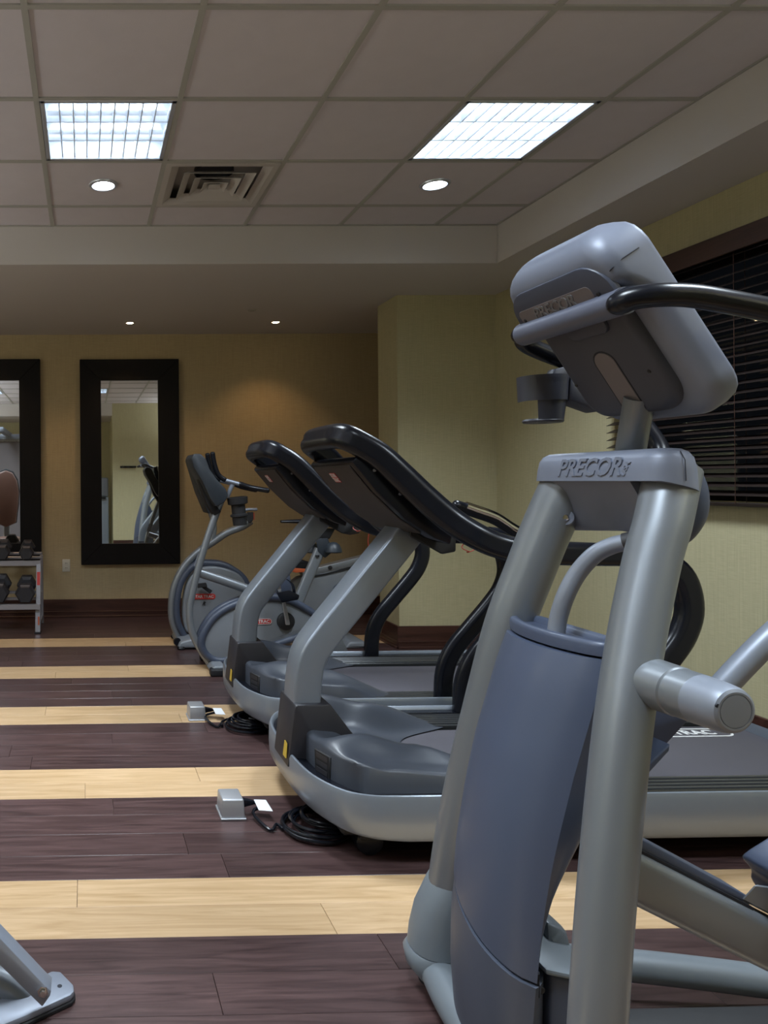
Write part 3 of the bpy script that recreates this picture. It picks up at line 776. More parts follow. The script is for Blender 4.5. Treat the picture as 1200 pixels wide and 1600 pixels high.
# ================================================================= ELLIPTICAL TRAINER (foreground)
def build_elliptical():
    r = empty('elliptical_trainer', 'large silver and slate blue elliptical trainer in the foreground', 'elliptical trainer', (.83, 1.53, 0))
    # the two big oval legs of the A-frame
    near = [P(1052, 735, 1.38), P(1046, 765, 1.37), P(1034, 820, 1.355), P(1018, 877, 1.345), P(993, 1000, 1.32), P(971, 1150, 1.29), P(951, 1350, 1.26), P(936, 1550, 1.24), P(926, 1750, 1.23), Vector((.842, 1.225, .045))]
    far = [P(898, 735, 1.66), P(880, 768, 1.665), P(850, 835, 1.68), P(828, 890, 1.69), P(794, 980, 1.71), P(762, 1100, 1.74), P(737, 1200, 1.77), P(716, 1300, 1.80), P(702, 1390, 1.83), P(694, 1470, 1.85)]
    mesh_obj('frame_leg', *sweep(smooth_path(near, 6), circ(.0455, 28), scale=lambda t: (1-.10*t, 1-.02*t)), M['silver'], r, angle=60)
    mesh_obj('frame_leg', *sweep(smooth_path(far, 6), circ(.050, 28), scale=lambda t: (1.02-.04*t, 1.10-.05*t)), M['silver'], r, angle=60)
    # front foot and transport boot of the far leg, cross tube to the near foot
    c = far[-1]
    def ell_ring(cx, cy, z, a, b, n=24, p=2.4):
        res = []
        for i in range(n):
            t = 2*math.pi*i/n; co, si = math.cos(t), math.sin(t)
            res.append(Vector((cx+a*math.copysign(abs(co)**(2/p), co), cy+b*math.copysign(abs(si)**(2/p), si), z)))
        return res
    bt = far[-2]
    rings = [ell_ring(.91, 1.83, .275, .052, .058), ell_ring(.905, 1.83, .26, .056, .060), ell_ring(.885, 1.835, .20, .062, .064), ell_ring(.877, 1.84, .14, .066, .066), ell_ring(.872, 1.84, .098, .066, .066)]
    mesh_obj('leg_boot', *loft(rings), M['boot'], r, angle=50)
    rings = [ell_ring(.870, 1.84, .096, .066, .066), ell_ring(.865, 1.84, .085, .070, .068), ell_ring(.865, 1.835, .055, .066, .062), ell_ring(.87, 1.83, .03, .050, .05), ell_ring(.88, 1.83, .022, .04, .04)]
    mesh_obj('foot_shell', *loft(rings), M['boot'], r, angle=50)
    mesh_obj('transport_wheel', *lathe([(0, -.012), (.026, -.012), (.030, 0), (.026, .012), (0, .012)], (.852, 1.835, .0305), (0, 1, 0), 20), M['blackm'], r)
    mesh_obj('transport_wheel', *lathe([(0, -.012), (.026, -.012), (.030, 0), (.026, .012), (0, .012)], (.842, 1.225, .0305), (0, 1, 0), 20), M['blackm'], r)
    mesh_obj('cross_tube', *sweep(smooth_path([Vector((.865, 1.82, .055)), Vector((.845, 1.70, .057)), Vector((.835, 1.53, .058)), Vector((.835, 1.36, .057)), Vector((.842, 1.225, .055))], 6), circ(.046, 20), scale=lambda t: (.92, 1)), M['boot'], r, angle=60)
    # slate shroud between the legs: levels (height, front x, back x, far y, near y, bulge)
    def shroud_ring(h, xf, xb, yf, yn, bulge, n1=18, n2=6):
        res = []; w = yf-yn
        for i in range(n1+1):      # front face from far to near, bowed out
            t = i/n1; s = 2*t-1
            res.append(Vector((xf - bulge*(1-abs(s)**2.2) + .012*max(0, abs(s)-.86)/.14, yf-w*t, h)))
        for i in range(1, n2+1): t = i/n2; res.append(Vector((xf+.012+(xb-xf-.012)*t, yn+.012*t*w/.3+.030*t*t, h)))
        for i in range(n2): t = i/n2; res.append(Vector((xb-(xb-xf-.012)*t, yf-.03*(1-t)-.01*(1-t), h)))
        return res
    keys = [(.958, .985, 1.020, 1.690, 1.375, .040), (.93, .972, 1.045, 1.692, 1.375, .046), (.88, .955, 1.075, 1.694, 1.376, .051), (.83, .942, 1.09, 1.695, 1.378, .055), (.70, .908, 1.035, 1.70, 1.385, .060), (.60, .886, .985, 1.70, 1.39, .060), (.53, .873, .955, 1.70, 1.395, .058), (.45, .862, .915, 1.705, 1.40, .055), (.38, .855, .890, 1.705, 1.405, .052), (.31, .852, .874, 1.705, 1.41, .050)]
    def interp(ks, h):
        for a, b in zip(ks, ks[1:]):
            if b[0] <= h <= a[0] or (a is ks[0] and h > a[0]) or (b is ks[-1] and h < b[0]):
                t = (a[0]-h)/(a[0]-b[0]); return [x+(y-x)*t for x, y in zip(a, b)][1:]
    # slanting seam: far side high, near side low
    def seam(y): t = max(0, min(1, (1.70-y)/.30)); return .285 + .115*(1-t)**1.4
    def band(name, h0, h1, m, n, seam_bottom=False, seam_top=False, grow=0):
        rings = []
        for k in range(n+1):
            h = h0+(h1-h0)*k/n; xf, xb, yf, yn, bl = interp(keys, h)
            ring = shroud_ring(h, xf-grow, xb+grow, yf+grow, yn-grow, bl)
            rings.append(ring)
        return rings
    up = band('', .925, .42, None, 16)
    last = []
    for v in up[-1]:
        s = seam(v.y)+.009; xf, xb, yf, yn, bl = interp(keys, s); t_ = v
        last.append(s)
    for q in (.35, .7, 1.0):
        ring = []
        for i, v in enumerate(up[15] if False else shroud_ring(.42, *interp(keys, .42))):
            h = .42+(last[i]-.42)*q; rg = shroud_ring(h, *interp(keys, h)); ring.append(Vector((rg[i].x, rg[i].y, h)))
        up.append(ring)
    mesh_obj('shroud', *loft(up, True, True), M['shroud'], r, angle=42)
    # lower shroud down to the base
    lowk = [(.42, .865, .915, 1.705, 1.402, .055), (.30, .848, .90, 1.705, 1.408, .052), (.20, .842, .90, 1.70, 1.412, .048), (.10, .845, .90, 1.695, 1.416, .044), (.03, .853, .90, 1.685, 1.42, .04)]
    rings = []
    for q in (0, .5, 1):
        ring = []
        for i, v in enumerate(shroud_ring(.25, *interp(lowk, .25))):
            ht = seam(v.y)+.001; h = ht+(.25-ht)*q; rg = shroud_ring(h, *interp(lowk, h)); ring.append(Vector((rg[i].x, rg[i].y, h)))
        rings.append(ring)
    for h in (.20, .15, .10, .06, .03): rings.append(shroud_ring(h, *interp(lowk, h)))
    mesh_obj('lower_shroud', *loft(rings, True, True), M['shroud2'], r, angle=42)
    # seam core, dark
    rings = [[Vector((v.x+(.004 if True else 0)*(1 if v.x < .87 else -1), v.y+(.004 if v.y < 1.53 else -.004), seam(v.y)+d)) for v in shroud_ring(.33, *interp(keys, .33))] for d in (-.02, .025)]
    mesh_obj('shroud_seam', *loft(rings), M['gap'], r)
    # collar lid with its rounded rim
    rr = interp(keys, .95)
    rings = []
    for h, g in ((.929, .001), (.930, .004), (.948, .005), (.9555, .003), (.958, -.001), (.9585, -.006), (.953, -.012), (.945, -.016)):
        rings.append(shroud_ring(h, rr[0]-g, rr[1]+g, rr[2]+g, rr[3]-g, rr[4]))
    mesh_obj('shroud_collar', *loft(rings, True, True), M['shroud'], r, angle=50)
    # base housing behind the lower shroud
    mesh_obj('base_housing', *hull([Vector(p) for p in ((.90, 1.425, .02), (.90, 1.425, .305), (1.00, 1.41, .02), (1.00, 1.41, .285), (.90, 1.60, .02), (.90, 1.60, .305), (1.00, 1.62, .02), (1.00, 1.62, .285))], .010, 3), M['shroud2'], r)
    mesh_obj('housing_lid', *hull([Vector(p) for p in ((.885, 1.418, .306), (1.005, 1.404, .286), (.885, 1.605, .306), (1.005, 1.62, .286), (.885, 1.418, .318), (1.005, 1.404, .298), (.885, 1.605, .318), (1.005, 1.62, .298))], .005, 2), M['boot'], r)
    mesh_obj('housing_ridge', *hull([Vector(p) for p in ((.955, 1.52, .30), (1.00, 1.51, .28), (.97, 1.60, .30), (1.00, 1.60, .28), (.965, 1.54, .335), (1.00, 1.53, .325), (.97, 1.60, .335), (1.00, 1.59, .325))], .006, 2), M['boot'], r)
    mesh_obj('bolt', *lathe([(0, .004), (.006, .005), (.008, .003), (.0085, -.004)], P(844, 1546, 1.424), (0, -1, 0), 14), M['blackm'], r)
    # cap over the leg tops
    def cap_ring(h, d, xo=0):
        res = []; xf, xb, yn, yf = 1.035+xo+d, 1.132+xo-d, 1.318+d, 1.715-d; R1 = max(.006, .050-d*.9)
        R2 = R1*.85
        for cx, cy, a0, RR in ((xf+R1, yf-R1, 90, R1), (xf+R1, yn+R1, 180, R1), (xb-R2, yn+R2, 270, R2), (xb-R2, yf-R2, 0, R2)):
            for i in range(9): a = math.radians(a0+90*i/8); res.append(Vector((cx+RR*math.cos(a), cy+RR*math.sin(a), h)))
        return res
    tilt = lambda ring: [Vector((v.x, v.y, v.z - .28*max(0, v.x-1.05)*max(0, min(1, (1.46-v.y)/.12)))) for v in ring]
    rings = [tilt(cap_ring(1.262, .004)), tilt(cap_ring(1.2625, 0)), cap_ring(1.285, .002), cap_ring(1.305, .006), cap_ring(1.316, .013), cap_ring(1.322, .024), cap_ring(1.3235, .038)]
    cap = mesh_obj('top_cap', *loft(rings), M['console'], r, angle=42)
    # raised lettering on the cap face (faces the front of the machine)
    o_ = Vector((1.0385, 1.510, 1.289))
    mesh_obj('cap_lettering', *text('PRECOR', .050, .0030, o_, (0, -1, 0), (.12, 0, 1), .0010, .32, spacing=1.02), M['console'], cap, angle=30)
    mesh_obj('cap_lettering', *text('USA', .017, .0022, o_+Vector((-.0005, -.108, -.003)), (.12*.9, -.42, .9), (0.08, .9, .42), .0005, .1), M['console'], cap, angle=30)
    mesh_obj('cap_seam', *sweep([Vector((1.085, 1.330, 1.3165)), Vector((1.085, 1.3195, 1.300)), Vector((1.085, 1.3175, 1.262))], circ(.0008, 6)), M['gap'], cap)
    # scooped web under the cap between the legs
    g_ = []
    for t in [i/12 for i in range(13)]:
        y = 1.655-(1.655-1.405)*t; e = abs(2*t-1)
        g_.append([Vector((1.046+.004*(1-e), y, 1.264)), Vector((1.060+.012*(1-e), y+.004*(1-2*t), 1.235)), Vector((1.075+.018*(1-e), y+.010*(1-2*t), 1.20)), Vector((1.088+.018*(1-e), y+.020*(1-2*t), 1.176+.006*(1-e))), Vector((1.094+.016*(1-e), y+.022*(1-2*t), 1.166+.008*(1-e))), Vector((1.11+.014*(1-e), y+.022*(1-2*t), 1.163+.008*(1-e))), Vector((1.13, y+.02*(1-2*t), 1.20)), Vector((1.13, y, 1.262))])
    for row in g_:
        for q in (2, 3, 4, 5): row[q].z -= .014
    mesh_obj('leg_web', *loft(g_, True, True), M['console'], r, angle=50)
    lug = P(883, 808, 1.625)
    mesh_obj('bolt_lug', *lathe([(0, .003), (.017, .003), (.019, 0), (.019, -.012)], lug, (-.55, -.8, .05), 20), M['console'], r)
    mesh_obj('bolt', *lathe([(0, .009), (.005, .0085), (.0085, .005), (.0095, .002)], lug, (-.55, -.8, .05), 16), M['chrome'], r)
    # neck post
        # ---- console head: slanted slab, built in its own slanted frame
    # long axis L runs down and back, width along y, thickness away from the user
    T0 = Vector((.952, 0, 1.712)); B0 = Vector((1.150, 0, 1.405))
    Ld = (B0-T0).normalized(); Nd = Vector((Ld.z, 0, -Ld.x)); Nd = -Nd if Nd.x > 0 else Nd      # Nd points to the front, away from the user
    YN, YF = 1.285, 1.590; YM = (YN+YF)/2
    def C(l, y, n): return T0+Ld*l+Nd*n+Vector((0, y, 0))
    LEN = (B0-T0).length
    def slab_ring(n, d, r1=.060):
        res = []; l0, l1, a, b = -.012+d, LEN+.012-d, YN+d, YF-d; r1 = max(.012, r1-d*.5)
        for cl, cy, a0 in ((l0+r1, b-r1, 90), (l0+r1, a+r1, 180), (l1-r1, a+r1, 270), (l1-r1, b-r1, 0)):
            for i in range(9): t = math.radians(a0+90*i/8); res.append(C(cl+r1*math.cos(t), cy+r1*math.sin(t), n))
        return res
    def thick(ring, base):   # the top end of the shell is deeper
        return ring
    # shell: user side at n=-.02, front side bulging
    def sec_ring(l, wN, wF, n0, n1):
        # closed section across the head: flat user side, rounded front side
        res = []; r0, r1_ = .010, min(.030, (n1-n0)*.48)
        for cy, cn, a0, rr_ in ((wF-r1_, n1-r1_, 0, r1_), (wN+r1_, n1-r1_, 90, r1_), (wN+r0, n0+r0, 180, r0), (wF-r0, n0+r0, 270, r0)):
            for i in range(7): t = math.radians(a0+90*i/6); res.append(C(l, cy+rr_*math.cos(t), cn+rr_*math.sin(t)))
        return res
    rings = []; L0, L1 = -.020, LEN+.014; NR = 40
    for k in range(NR+1):
        t = k/NR; t = t if .15 < t < .85 else (.15*(1-math.cos(math.pi/2*t/.15)) if t < .5 else 1-.15*(1-math.cos(math.pi/2*(1-t)/.15)))
        l = L0+(L1-L0)*t; e0 = l-L0; e1 = L1-l; RC = .065
        ins = 0
        if e0 < RC: ins = RC-math.sqrt(max(0, RC*RC-(RC-e0)**2))
        if e1 < RC: ins = max(ins, RC-math.sqrt(max(0, RC*RC-(RC-e1)**2)))
        hump = .064 if l < .075 else (.064-.036*min(1, (l-.075)/.05)**.8)
        if e0 < .055: hump *= .35+.65*math.sqrt(max(0, 1-((.055-e0)/.055)**2))
        if e1 < .03: hump = hump*(.4+.6*math.sqrt(max(0, 1-((.03-e1)/.03)**2)))
        nb = -.030+.018*max(0, 1-min(e0, e1)/.02)
        ins = min(ins, .058)
        rings.append(sec_ring(l, YN+ins, YF-ins, nb, hump))
    con = mesh_obj('console', *loft(rings), M['console'], r, angle=45)
    mesh_obj('shell_seam', *sweep([C(.066, YN+.030, .0645), C(.052, YN+.008, .055), C(.046, YN-.0002, .034), C(.046, YN-.0004, .0)], circ(.0011, 6)), M['gap'], con)
    def oval(l0, l1, y0, y1, n, rad, k=7):
        pts = []
        for cl, cy, a0 in ((l0+rad, y1-rad, 90), (l0+rad, y0+rad, 180), (l1-rad, y0+rad, 270), (l1-rad, y1-rad, 0)):
            for i in range(k): t = math.radians(a0+90*i/(k-1)); pts.append(C(cl+rad*math.cos(t), cy+rad*math.sin(t), n))
        return pts
    # dark arch-shaped recess on the hood front, with nameplate
    def arch(l0, l1, y0, y1, n, rad):
        pts = [C(l1, y1, n)]
        for i in range(7): t = math.radians(90*i/6); pts.append(C(l0+rad-rad*math.sin(t), y1-rad+rad*math.cos(t), n))
        for i in range(7): t = math.radians(90*i/6); pts.append(C(l0+rad-rad*math.cos(t), y0+rad-rad*math.sin(t), n))
        pts.append(C(l1, y0, n)); return pts
    rc = mesh_obj('name_recess', *prism(arch(.026, .106, YN+.014, YF-.006, .052, .055), Nd*.0155, .003, 2), M['recess'], r, angle=30)
    pn = oval(.062, .096, YN+.062, YF-.022, .0672, .012)
    pl = mesh_obj('nameplate', *prism(pn, Nd*.0016, .0007, 1), M['inset'], rc, angle=30)
    mesh_obj('nameplate_lettering', *text('PRECOR', .034, .0012, C(.079, YM+.022, .0692), (0, -1, 0), -Ld, .0006, .25), M['ghost'], rc, angle=30)
    for y in (YF-.032, YN+.050): mesh_obj('nameplate_screw', *lathe([(0, .003), (.004, .002), (.004, 0)], C(.084, y, .0680), Nd, 10), M['blackm'], rc)
    # handlebar mounting roll across the back
    m0, m1 = C(.112, YF+.004, .066), C(.112, YN+.006, .066)
    mesh_obj('handlebar_mount', *sweep([m0, m0.lerp(m1, .5), m1], circ(.0245, 24), ref=Ld), M['mount'], r)
    # dark back panel, round-ended, stepped up from the shell
    def bp_ring(n, d):
        res = []; l0, l1, a, b = .095+d, LEN-.012-d, YN+.050+d, YF-.006-d
        segs = ((l0+.01, b-.01, 90, .01), (l0+.01, a+.01, 180, .01), (l1-.06, a+.06, 270, .06), (l1-.045, b-.045, 0, .045))
        for cl, cy, a0, rr_ in segs:
            for i in range(9): t = math.radians(a0+90*i/8); res.append(C(cl+rr_*math.cos(t), cy+rr_*math.sin(t), n))
        return res
    mesh_obj('back_panel', *loft([bp_ring(.010, 0), bp_ring(.034, .001), bp_ring(.042, .006), bp_ring(.045, .014)]), M['back'], r, angle=40)
    # shallow boss, oval inset for the post and screws
    mesh_obj('panel_boss', *prism(oval(.128, .165, YM-.050, YM+.060, .040, .016), Nd*.012, .004, 2), M['back'], r)
    mesh_obj('post_slot_rim', *prism(oval(.200, .355, YM-.012, YM+.046, .0440, .028), Nd*.0020, .0008, 1), M['gap'], r)
    mesh_obj('post_slot', *prism(oval(.203, .355, YM-.010, YM+.042, .0450, .026), Nd*.0020, .0008, 1), M['inset'], r)
    for l, y in ((.262, YM-.072), (.262, YF-.020)): mesh_obj('panel_screw', *lathe([(0, .002), (.003, .0015), (.0042, 0)], C(l, y, .0452), Nd, 12), M['blackm'], r)
    p0 = P(983, 715, 1.50); p1 = C(.318, YM+.008, .030)
    mesh_obj('neck_post', *tube([p0, p0.lerp(p1, .5), p1], .0265, 28), M['silver'], r)
    # handlebars: each leaves an end of the mounting roll, turns out and runs back past the user
    hn = [C(.112, YN+.016, .066), C(.109, YN-.010, .066), P(968, 474, 1.235), P(990, 466, 1.215), P(1030, 461, 1.20), P(1080, 462, 1.195), P(1140, 472, 1.19), P(1210, 486, 1.19), P(1300, 505, 1.19), P(1380, 540, 1.19)]
    mesh_obj('handlebar', *tube(smooth_path(hn, 6), .0195, 20, dome=.014), M['black'], r)
    hf = [Vector((p.x, 2*YM-p.y, p.z)) for p in hn[:4]]+[P(818, 545, 1.66), P(850, 556, 1.66), P(885, 566, 1.66)]+[]
    hf = [C(.112, YF-.010, .066), C(.111, YF+.014, .066), P(822, 522, 1.655), P(818, 531, 1.672), P(826, 540, 1.682), P(850, 551, 1.685), P(885, 565, 1.685), P(930, 590, 1.68), P(985, 640, 1.67), P(1024, 690, 1.64), P(1034, 716, 1.62)]
    mesh_obj('handlebar', *tube(smooth_path(hf, 6), .0195, 20, dome=.014), M['black'], r)
    # bottle holder: open cup on a bent arm at the far side of the console
    YH = 1.68
    cc = P(848, 640, YH)
    def arc(rad, a0, a1, z, n=18, tp=0): return [Vector((cc.x+rad*math.cos(math.radians(a0+(a1-a0)*i/n)), YH+rad*math.sin(math.radians(a0+(a1-a0)*i/n)), z)) for i in range(n+1)]
    def shellpart(z0, z1, a0, a1, r0, r1, th=.003):
        rings = []
        for z, ra in ((z0, r0), (z1, r1)): rings.append(arc(ra, a0, a1, z)+arc(ra-th, a1, a0, z))
        return loft(rings)
    zb, zt = P(848, 658, YH).z, P(848, 590, YH).z
    g_ = Geo().add(shellpart(zb, zt-.005, 226, 395, .041, .053)).add(shellpart(zt-.055, zt+.002, 150, 395, .050, .0525))
    hold = g_.build('bottle_holder', M['holder'], r, angle=45)
    mesh_obj('holder_base', *lathe([(.010, zb-.004), (.040, zb-.004), (.042, zb), (.040, zb+.004), (.010, zb+.003), (.010, zb-.004)], (cc.x, YH, 0), n=28), M['holder'], hold)
    arm = [P(838, 592, 1.665), P(862, 589, 1.665), P(868, 576, 1.665), P(885, 572, 1.665), P(893, 580, 1.665), P(893, 596, 1.665), P(862, 601, 1.665), P(838, 604, 1.665)]
    mesh_obj('holder_arm', *prism(arm, (0, .03, 0), .003, 2), M['holder'], hold)
    blk = [P(892, 588, 1.64), P(903, 590, 1.64), P(950, 634, 1.64), P(948, 640, 1.64), P(938, 643, 1.64), P(896, 628, 1.64), P(889, 625, 1.64)]
    mesh_obj('holder_bracket', *prism(blk, (0, .05, 0), .004, 2), M['holder'], hold)
    # linkage arm that rises out of the shroud to the near leg
    la = [P(868, 1000, 1.50), P(872, 968, 1.50), P(884, 930, 1.49), P(903, 895, 1.48), P(930, 866, 1.46), P(958, 852, 1.44), P(982, 847, 1.42)]
    mesh_obj('link_arm', *tube(smooth_path(la, 6), .0165, 18), M['silverlt'], r)
    e = la[-1]; d = (la[-1]-la[-2]).normalized()
    mesh_obj('link_collar', *tube([e-d*.006, e+d*.018], .019, 18), M['boxy'], r)
    # black elbow guard and silver strap behind the cap
    el = [P(1036, 722, 1.44), P(1060, 735, 1.43), P(1076, 765, 1.42), P(1076, 800, 1.42), P(1058, 828, 1.43), P(1036, 836, 1.45)]
    mesh_obj('pivot_guard', *tube(smooth_path(el, 6), .030, 20, dome=.02), M['slate'], r)
    sp = [P(1082, 785, 1.34), P(1086, 786, 1.34), P(1076, 850, 1.34), P(1070, 852, 1.34), P(1068, 848, 1.34)]
    mesh_obj('strap', *prism(sp, (0, .055, 0), .0015, 1), M['silverlt'], r)
    # pivot axle sticking out of the near leg towards the viewer
    a0 = P(1005, 1062, 1.30); a1 = P(1150, 1112, 1.125)
    ax = (a1-a0).normalized(); Lx = (a1-a0).length
    ph = mesh_obj('pivot_housing', *lathe([(.0445, 0), (.0455, .003), (.0440, .012), (.0425, Lx*.42)], a0, ax, 36), M['silver'], r)
    mesh_obj('pivot_ring', *lathe([(.0425, Lx*.42), (.0415, Lx*.425), (.0400, Lx*.435), (.0400, Lx*.46), (.0412, Lx*.465), (.0408, Lx*.66)], a0, ax, 36), M['silver'], r)
    ec = mesh_obj('pivot_end_cap', *lathe([(.0408, Lx*.66), (.0405, Lx*.665), (.0392, Lx*.85), (.0375, Lx*.94), (.0345, Lx*.985), (.030, Lx), (.0268, Lx), (.0266, Lx-.0015), (.0258, Lx-.0015), (.0256, Lx), (0, Lx+.0005)], a0, ax, 40), M['silverlt'], r, angle=25)
    u = ax.orthogonal().normalized()
    side = Vector((-.75, .0, .25)); side = (side-ax*side.dot(ax)).normalized()
    mesh_obj('end_cap_screw', *lathe([(0, .0012), (.003, .001), (.0036, -.001)], a0+ax*(Lx*.992)+side*.0312, ax, 12), M['gap'], ec)
    # swing arm rising to the right and its lower blade
    sw = [P(1105, 1100, 1.24), P(1150, 1050, 1.23), P(1205, 995, 1.22), P(1280, 930, 1.21), P(1340, 850, 1.20), P(1370, 760, 1.20)]
    mesh_obj('swing_arm', *tube(smooth_path(sw, 6), .0195, 18, dome=.01), M['silverlt'], r)
    bl = [P(1005, 1095, 1.44), P(1092, 1112, 1.44), P(1075, 1130, 1.44), P(1040, 1168, 1.44), P(1000, 1220, 1.44), P(960, 1270, 1.44), P(950, 1150, 1.44)]
    mesh_obj('rear_shroud', *prism(bl, (0, .20, 0), .008, 2), M['navy'], r)
    bl = [P(1048, 1162, 1.40), P(1046, 1174, 1.40), P(1002, 1222, 1.40), P(985, 1240, 1.40), P(985, 1222, 1.40)]
    mesh_obj('rear_shroud_lip', *prism(bl, (0, .06, 0), .002, 1), M['slate'], r)
    # ramp beam with its top track and the foot pedal
    def slope_beam(p0, p1, h, y, w, bev): 
        return prism([p0, p1, p1-Vector((.012, 0, h)), p0-Vector((.012, 0, h))], (0, w, 0), bev, 3)
    b0, b1 = P(966, 1317, 1.29), P(1290, 1482, 1.29)
    ext = b1+(b1-b0)*.9; ext = b0+(b1-b0)*1.55
    def beamset(dy, nm):
        o = Vector((0, dy, 0))
        mesh_obj(nm, *prism([b0+o, ext+o, ext+o-Vector((.0, 0, .094)), b0+o-Vector((0, 0, .100))], (0, .085, 0), .018, 4), M['silver'], r, angle=50)
    beamset(0, 'ramp_arm')
    d_ = (b1-b0).normalized(); up_ = Vector((-d_.z, 0, d_.x))
    t0 = b0+d_*.0+Vector((0, .022, 0)); t1 = b0+(b1-b0)*.69+Vector((0, .022, 0))
    mesh_obj('ramp_track', *prism([t0+up_*.002, t1+up_*.002, t1+up_*.018-d_*.01, t0+up_*.024], (0, .060, 0), .004, 2), M['shroud'], r)
    mesh_obj('track_groove', *prism([t0+up_*.000-Vector((0, .006, 0)), t1+up_*.000-Vector((0, .006, 0)), t1+up_*.005-Vector((0, .006, 0)), t0+up_*.005-Vector((0, .006, 0))], (0, .02, 0)), M['gap'], r, smooth=False)
    g0 = P(1180, 1400, 1.30)
    mesh_obj('pedal_bracket', *hull([P(1158, 1406, 1.31), P(1180, 1382, 1.31), P(1240, 1390, 1.31), P(1240, 1448, 1.31), P(1158, 1406, 1.37), P(1180, 1382, 1.37), P(1240, 1390, 1.37), P(1240, 1448, 1.37)], .003, 1), M['silver'], r)
    pp = [P(x, y, 1.38) for x, y in ((1152, 1336), (1168, 1324), (1200, 1304), (1240, 1296), (1400, 1380), (1400, 1420), (1260, 1430), (1205, 1398), (1178, 1385), (1168, 1370), (1170, 1356))]
    mesh_obj('foot_pedal', *prism(pp, (0, -.16, 0), .010, 3), M['shroud'], r)
    # base rails on the floor
    r0 = Vector((.93, 1.50, .085)); 
    rail = [P(885, 1500, 1.80), P(980, 1508, 1.78), P(1090, 1520, 1.76), P(1200, 1534, 1.74), P(1330, 1552, 1.72), P(1600, 1590, 1.68), P(1900, 1640, 1.66)]
    mesh_obj('base_rail', *tube(smooth_path(rail, 5), .036, 20, dome=.01), M['boot'], r)
    mesh_obj('base_underbeam', *box(.95, 2.45, 1.60, 1.68, .028, .052, .008, 2), M['blackm'], r)
    mesh_obj('base_strip', *sweep([Vector((.90, 1.36, .020)), Vector((1.5, 1.36, .020)), Vector((2.4, 1.42, .020))], rrect(.03, .10, .010, 3)), M['boot'], r)
    mesh_obj('rear_foot', *box(2.36, 2.50, 1.25, 1.80, 0, .06, .02, 3), M['boot'], r)
    return r
ellip = build_elliptical()
# ================================================================= BIKES
def ring_tube(px, Y, w, h, n=5, closed=False): 
    return sweep(smooth_path([P(x, y, Y) for x, y in px], n, closed), rrect(w, h, min(w, h)*.42, 3), closed=closed)
def flat_shell(px, Y, half, n=4, bev=.02):
    pts = smooth_path([P(x, y, Y) for x, y in px], n, True)
    return prism([p-Vector((0, half, 0)) for p in pts], (0, 2*half, 0), bev, 3)

